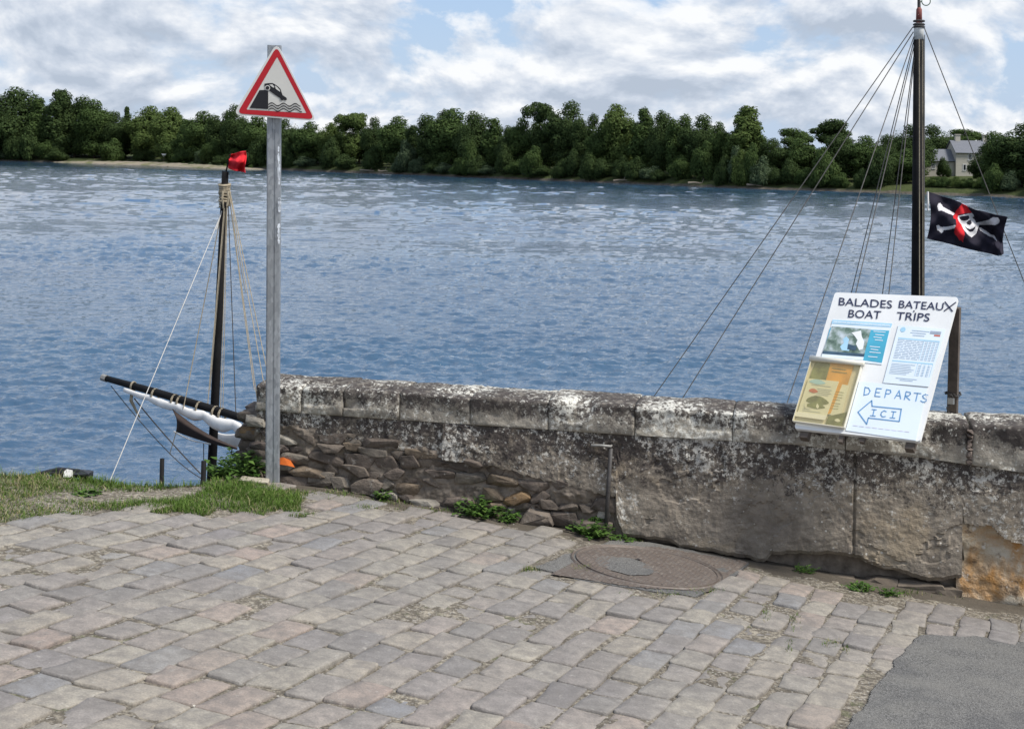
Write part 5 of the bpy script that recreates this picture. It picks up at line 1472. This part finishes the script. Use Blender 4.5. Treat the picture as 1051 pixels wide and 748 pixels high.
cloth([(214, 440), (250, 443), (250, 459), (214, 452)], 8.75, 8.5, 'canvas_screen', M['sailcloth'], boat1, .02)
# rigging
for (a, b, r, mt_, s) in (
    ((226.5, 221, 8.45), (113, 493, 7.2), .0045, 'white_rope', .0), ((229, 212, 8.5), (222, 236, 8.4), .006, 'white_rope', 0), ((226.5, 221, 8.5), (188, 420, 8.3), .0055, 'rope', .02),
    ((231, 214, 8.45), (215.5, 400, 8.3), .005, 'rope', 0), ((230, 214, 8.42), (213, 417, 8.25), .005, 'rope', .01), ((232.5, 212, 8.44), (226, 430, 8.2), .0045, 'rope', 0), ((233.2, 210, 8.44), (228.5, 432, 8.2), .004, 'rope', 0),
    ((235, 192, 8.5), (274, 380, 8.1), .005, 'rope', 0), ((235, 194, 8.5), (279, 440, 7.9), .005, 'rope', 0), ((235, 198, 8.5), (261, 400, 8.1), .005, 'rope', .02), ((235, 200, 8.5), (268, 440, 8.3), .005, 'rope', 0), ((234, 205, 8.5), (242, 424, 8.2), .005, 'dark_rope', 0),
    ((234, 196, 8.5), (252, 300, 8.6), .004, 'rope', .01),
    ((114, 396, 8.7), (173, 464, 8.5), .005, 'dark_rope', .02), ((173, 464, 8.5), (207, 491, 8.3), .005, 'dark_rope', .02), ((138, 409, 8.6), (206, 486, 8.4), .007, 'dark_rope', .02), ((179, 416, 8.4), (179.5, 423, 8.4), .005, 'dark_rope', 0),
    ((181, 443, 8.4), (174, 466, 8.4), .005, 'rope', 0), ((209, 455, 8.2), (209, 472, 8.2), .005, 'dark_rope', 0), ((238, 461, 8.1), (236, 473, 8.1), .006, 'dark_rope', 0)):
    line('rope', AT(*a), AT(*b), r, M[mt_], boat1, s)
# red flag: a limp cloth on the staff
def bez(P, u):
    return P
mb = MB(); n, m_ = 22, 22; FX0, FX1, FY0, FY1 = 235.4, 252.3, 155.5, 178.0
for i in range(n+1):
    for j in range(m_+1):
        u, v = i/n, j/m_
        x = FX0+(FX1-FX0)*u-1.2*v*(1-u)+.8*math.sin(v*6)*u; y = FY0+(FY1-FY0)*v*(.78+.22*u)+(3.4*(1-u)**2 if v < .5 else 0)*(1-2*v if v < .5 else 0)+1.4*math.sin(u*5)*(.3)
        mb.v.append(tuple(AT(x, y, D1+.05*math.sin(u*8+v*2.5)*(.3+u)+.03*math.sin(v*9))))
for i in range(n):
    for j in range(m_): a = i*(m_+1)+j; mb.f.append((a, a+m_+1, a+m_+2, a+1)); mb.m.append(0)
o = top(mb, 'red_flag', M['red_cloth'], 'small plain red flag on the top of the left mast', 'flag', None, AT(236, 176, D1), True); o.modifiers.new('thick', 'SOLIDIFY').thickness = .004

D2 = 9.0
m2t, m2b = AT(943.2, 22, D2), AT(941.8, 303, D2); dirm = (m2b-m2t).normalized(); foot2 = m2t+dirm*((m2t.z-(WATER_Z+.15))/-dirm.z)
boat2 = empty('sailing_boat', V((foot2.x, foot2.y, WATER_Z)), 'larger boat moored behind the wall, tall black mast with white collar and stays', 'boat')
hull(boat2, V((foot2.x-.4, foot2.y+.05, WATER_Z)), V((1, -.12, 0)), 9.5, 2.2, .55)
mb = MB(); mb.tube([foot2, foot2.lerp(m2t, .6), AT(943, 41, D2)], [.085, .071, .060], 12); mast2 = mb.build('mast', M['black_wood'], boat2, True)
mb = MB(); mb.tube([AT(943, 42.5, D2), AT(943.1, 30, D2), AT(943.2, 24, D2)], [.0585, .056, .052], 12); mb.build('collar', plain('white_paint_worn', (.6, .6, .57), .6, .3, .15, 30), mast2, True)
mb = MB(); mb.tube([AT(943.2, 25, D2), AT(943.3, 10, D2), AT(943.4, 8, D2)], [.036, .032, .02], 10); mb.build('masthead', plain('faded_red_paint', (.2, .06, .05), .6, .3, .3, 20), mast2, True)
mb = MB()
for y in (22, 25.5, 28): mb.tube([AT(943.2, y, D2)+V((.058*math.cos(u), .058*math.sin(u), 0)) for u in [2*PI*i/16 for i in range(17)]], .012, 5)
mb.build('rigging_band', M['iron'], mast2)
mb = MB(); mb.tube([AT(943.3, 10, D2), AT(943, -10, D2), AT(943, -24, D2)], [.02, .016, .01], 6); mb.build('spike', M['iron'], mast2)
mb = MB(); c = AT(950.5, 1.5, D2); mb.tube([c+V((.05*math.cos(u), 0, .05*math.sin(u))) for u in [2*PI*i/16 for i in range(17)]], .006, 5); mb.tube([AT(943, 4, D2), c-V((.05, 0, 0))], .006, 5); mb.build('ring', plain('green_wire', (.08, .14, .09), .5), mast2)
def stay(x0, y0, x1, y1, ylim, d1, r=.006, mat='wire'):
    t = (ylim-y0)/(y1-y0); line('stay', AT(x0, y0, D2), AT(x0+(x1-x0)*t, ylim, d1), r, M[mat], boat2)
stay(937, 28, 683, 390, 520, 9.2); stay(937.5, 33, 711, 392, 520, 8.9)
stay(938, 38, 815, 393, 525, 8.3); stay(938.5, 40, 874, 300, 525, 9.8, .006); stay(939, 44, 878.5, 300, 525, 8.4); stay(939.5, 46, 906, 300, 525, 9.8, .006); stay(939.5, 50, 912.5, 300, 525, 8.6)
stay(948, 27, 1051, 289, 525, 9.2)
line('halyard', AT(949, 36, D2-.03), AT(948.5, 470, D2-.3), .005, M['wire'], boat2); line('halyard', AT(943.5, 40, D2-.075), AT(944, 470, D2-.16), .006, M['rope'], boat2); line('halyard', AT(947, 42, D2-.06), AT(947.5, 470, D2-.15), .005, M['rope'], boat2)

# the black flag
FD = D2-.08
def fz(x, y): return (920+x/7.481, 180+y/7.48)
TOPE = [(240, 125), (330, 155), (420, 180), (480, 203), (540, 235), (600, 262), (680, 280), (760, 302), (855, 318)]
BOTE = [(235, 487), (330, 507), (420, 530), (500, 552), (600, 575), (700, 598), (780, 617), (806, 612), (822, 603)]
def edge_pt(E, u):
    k = min(len(E)-2, int(u*(len(E)-1))); f_ = u*(len(E)-1)-k; return (E[k][0]*(1-f_)+E[k+1][0]*f_, E[k][1]*(1-f_)+E[k+1][1]*f_)
EM = {  # emblem outlines, zoomed flag coordinates
 1: [[(310, 236), (318, 214), (332, 210), (346, 226), (352, 240), (398, 266), (446, 290), (434, 307), (390, 290), (345, 270), (322, 272)],
     [(304, 384), (322, 378), (338, 396), (390, 394), (448, 380), (456, 398), (410, 412), (362, 420), (352, 436), (340, 442), (330, 428), (314, 422)],
     [(600, 366), (650, 352), (710, 338), (742, 320), (782, 324), (794, 344), (784, 366), (756, 380), (720, 376), (640, 378), (612, 382)],
     [(630, 398), (650, 404), (690, 430), (724, 456), (750, 458), (762, 478), (770, 506), (756, 492), (734, 474), (706, 466), (664, 440), (640, 424)],
     [(466, 312), (510, 302), (552, 290), (576, 284), (592, 300), (592, 328), (606, 360), (634, 374), (622, 404), (610, 444), (574, 476), (546, 456), (520, 424), (500, 398), (492, 372), (474, 352), (464, 336)]],
 2: [[(446, 300), (456, 272), (478, 246), (502, 212), (530, 228), (546, 238), (560, 262), (576, 284), (524, 290), (474, 304), (470, 326), (456, 340), (436, 330), (434, 312)],
     [(452, 322), (470, 332), (478, 356), (492, 372), (506, 400), (520, 438), (518, 466), (508, 512), (494, 490), (484, 500), (470, 470), (452, 452), (444, 430), (448, 392), (458, 374)]],
 0: [[(480, 318), (510, 310), (550, 306), (556, 326), (546, 340), (524, 346), (500, 346), (484, 334)], [(580, 306), (590, 318), (596, 334), (584, 330)], [(534, 362), (548, 346), (564, 340), (572, 354), (576, 370), (560, 382), (544, 378)],
     [(520, 390), (540, 404), (562, 412), (586, 402), (606, 384), (598, 410), (580, 430), (560, 434), (540, 418)]]}
BN_ = {1: None}
NX, NY = 170, 110
mb = MB()
for i in range(NX+1):
    for j in range(NY+1):
        u, v = i/NX, j/NY; a, b = edge_pt(TOPE, u), edge_pt(BOTE, u)
        x, y = a[0]*(1-v)+b[0]*v, a[1]*(1-v)+b[1]*v
        x += 26*math.sin(PI*v)*(1-u)**4-18*math.sin(PI*v)*u**6
        px, py = fz(x, y); dd = FD+.06*math.sin(u*10+v*2.6)*(.15+.85*u)+.045*math.sin(u*4-v*6+1)*(.3+u)+.022*math.sin(u*17-v*11)*(.3+.7*u)+.012*math.sin(u*31+v*16)
        mb.v.append(tuple(AT(px, py, dd))); 
        if j < NY and i < NX:
            m_ = 0
            for k in (1, 2, 0):
                for Pq in EM[k]:
                    if inpoly(x, y, Pq): m_ = k
            q = i*(NY+1)+j; mb.f.append((q, q+NY+1, q+NY+2, q+1)); mb.m.append(m_)
o = top(mb, 'pirate_flag', [M['flag_black'], M['flag_white'], M['flag_red']], 'black pirate flag with skull in red bandana over crossed bones, flying from the tall mast', 'flag', None, AT(951, 246, FD), True)
md = o.modifiers.new('thick', 'SOLIDIFY'); md.thickness = .004
# hoist tape
mb = MB(); hp = [fz(*[a*(1-t)+b*t for a, b in zip((240, 125), (235, 487))]) for t in (0, .2, .4)]; mb.tube([AT(x+.1+1.6*(0 if k == 0 else k*.2), y, FD-.006) for k, (x, y) in enumerate(hp)], .012, 6)
mb.build('hoist_tape', M['sailcloth'], o)

# ---------------------------------------------------------------- mooring posts and bits on the quay edge
def mpost(px, ytop, label, r, lean, rp):
    b = gnd(px, 497); b.y = edge_y(b.x)+.06; k = b.y; zt = at(px, ytop, k).z; tp = at(px+lean, ytop, k); bt = V((at(px, 491, k).x, k, zt-1.6))
    root = empty('mooring_post', bt, label, 'post'); mb = MB(); mb.tube([bt, bt.lerp(tp, .6), tp], [r*1.05, r, r*.9], 9); mb.build('post', M['black_wood'], root, True)
    if rp:
        mb = MB()
        for q in (.12, .15, .19): 
            c = tp.lerp(bt, q); mb.tube([c+V((r*1.25*math.cos(u), r*1.25*math.sin(u), .004*math.sin(u))) for u in [2*PI*i/12 for i in range(13)]], .005, 5)
        c = tp.lerp(bt, .13); mb.tube([c+V((r, -r, 0)), c+V((.035, -.02, .006)), c+V((.03, -.02, -.03)), c+V((r, -r, -.02))], .0045, 5)
        mb.tube([tp.lerp(bt, .12)+V((-r, -r*.6, 0)), tp.lerp(bt, .22)+V((-r*1.5, -r, 0)), tp.lerp(bt, .4)+V((-r*1.2, -r*.6, 0))], .0045, 5)
        mb.build('rope_turn', plain('faded_pink_rope', (.42, .27, .24), .9), root)
mpost(166, 470.5, 'thin dark mooring post wound with faded pinkish rope at the quay edge', .0135, .4, True)
mpost(207.5, 473, 'dark leaning mooring post just left of the left mast', .016, 1.6, False)
p = gnd(76, 487); p.y = edge_y(p.x)+.01; p.z = gz(p.x, p.y)
mb = MB()
lump(mb, p+V((-.03, .02, .018)), V((.08, 0, .008)), V((0, .06, 0)), V((0, 0, .022)), rr, 22); lump(mb, p+V((.07, 0, .016)), V((.045, 0, -.006)), V((0, .05, 0)), V((0, 0, .022)), rr, 20)
mb.tube([p+V((-.24, .02, -.005)), p+V((-.16, .01, .012)), p+V((-.06, .0, .038)), p+V((.05, 0, .034))], [.006, .014, .016, .012], 7)
top(mb, 'rubber_fender', M['black_rubber'], 'crumpled black rubber fender lying on the grassy quay edge at the left', 'fender', None, p)
mb = MB(); c = p+V((.005, -.055, .03)); mb.plate([c+V((-.022, 0, -.018)), c+V((.026, .004, -.016)), c+V((.022, .012, .018)), c+V((-.008, .012, .024)), c+V((-.02, .008, .012))], V((0, -1, .2)).normalized(), .006)
top(mb, 'white_rag', M['sailcloth'], 'scrap of white cloth caught on the black rubber fender', 'rag', None, c)
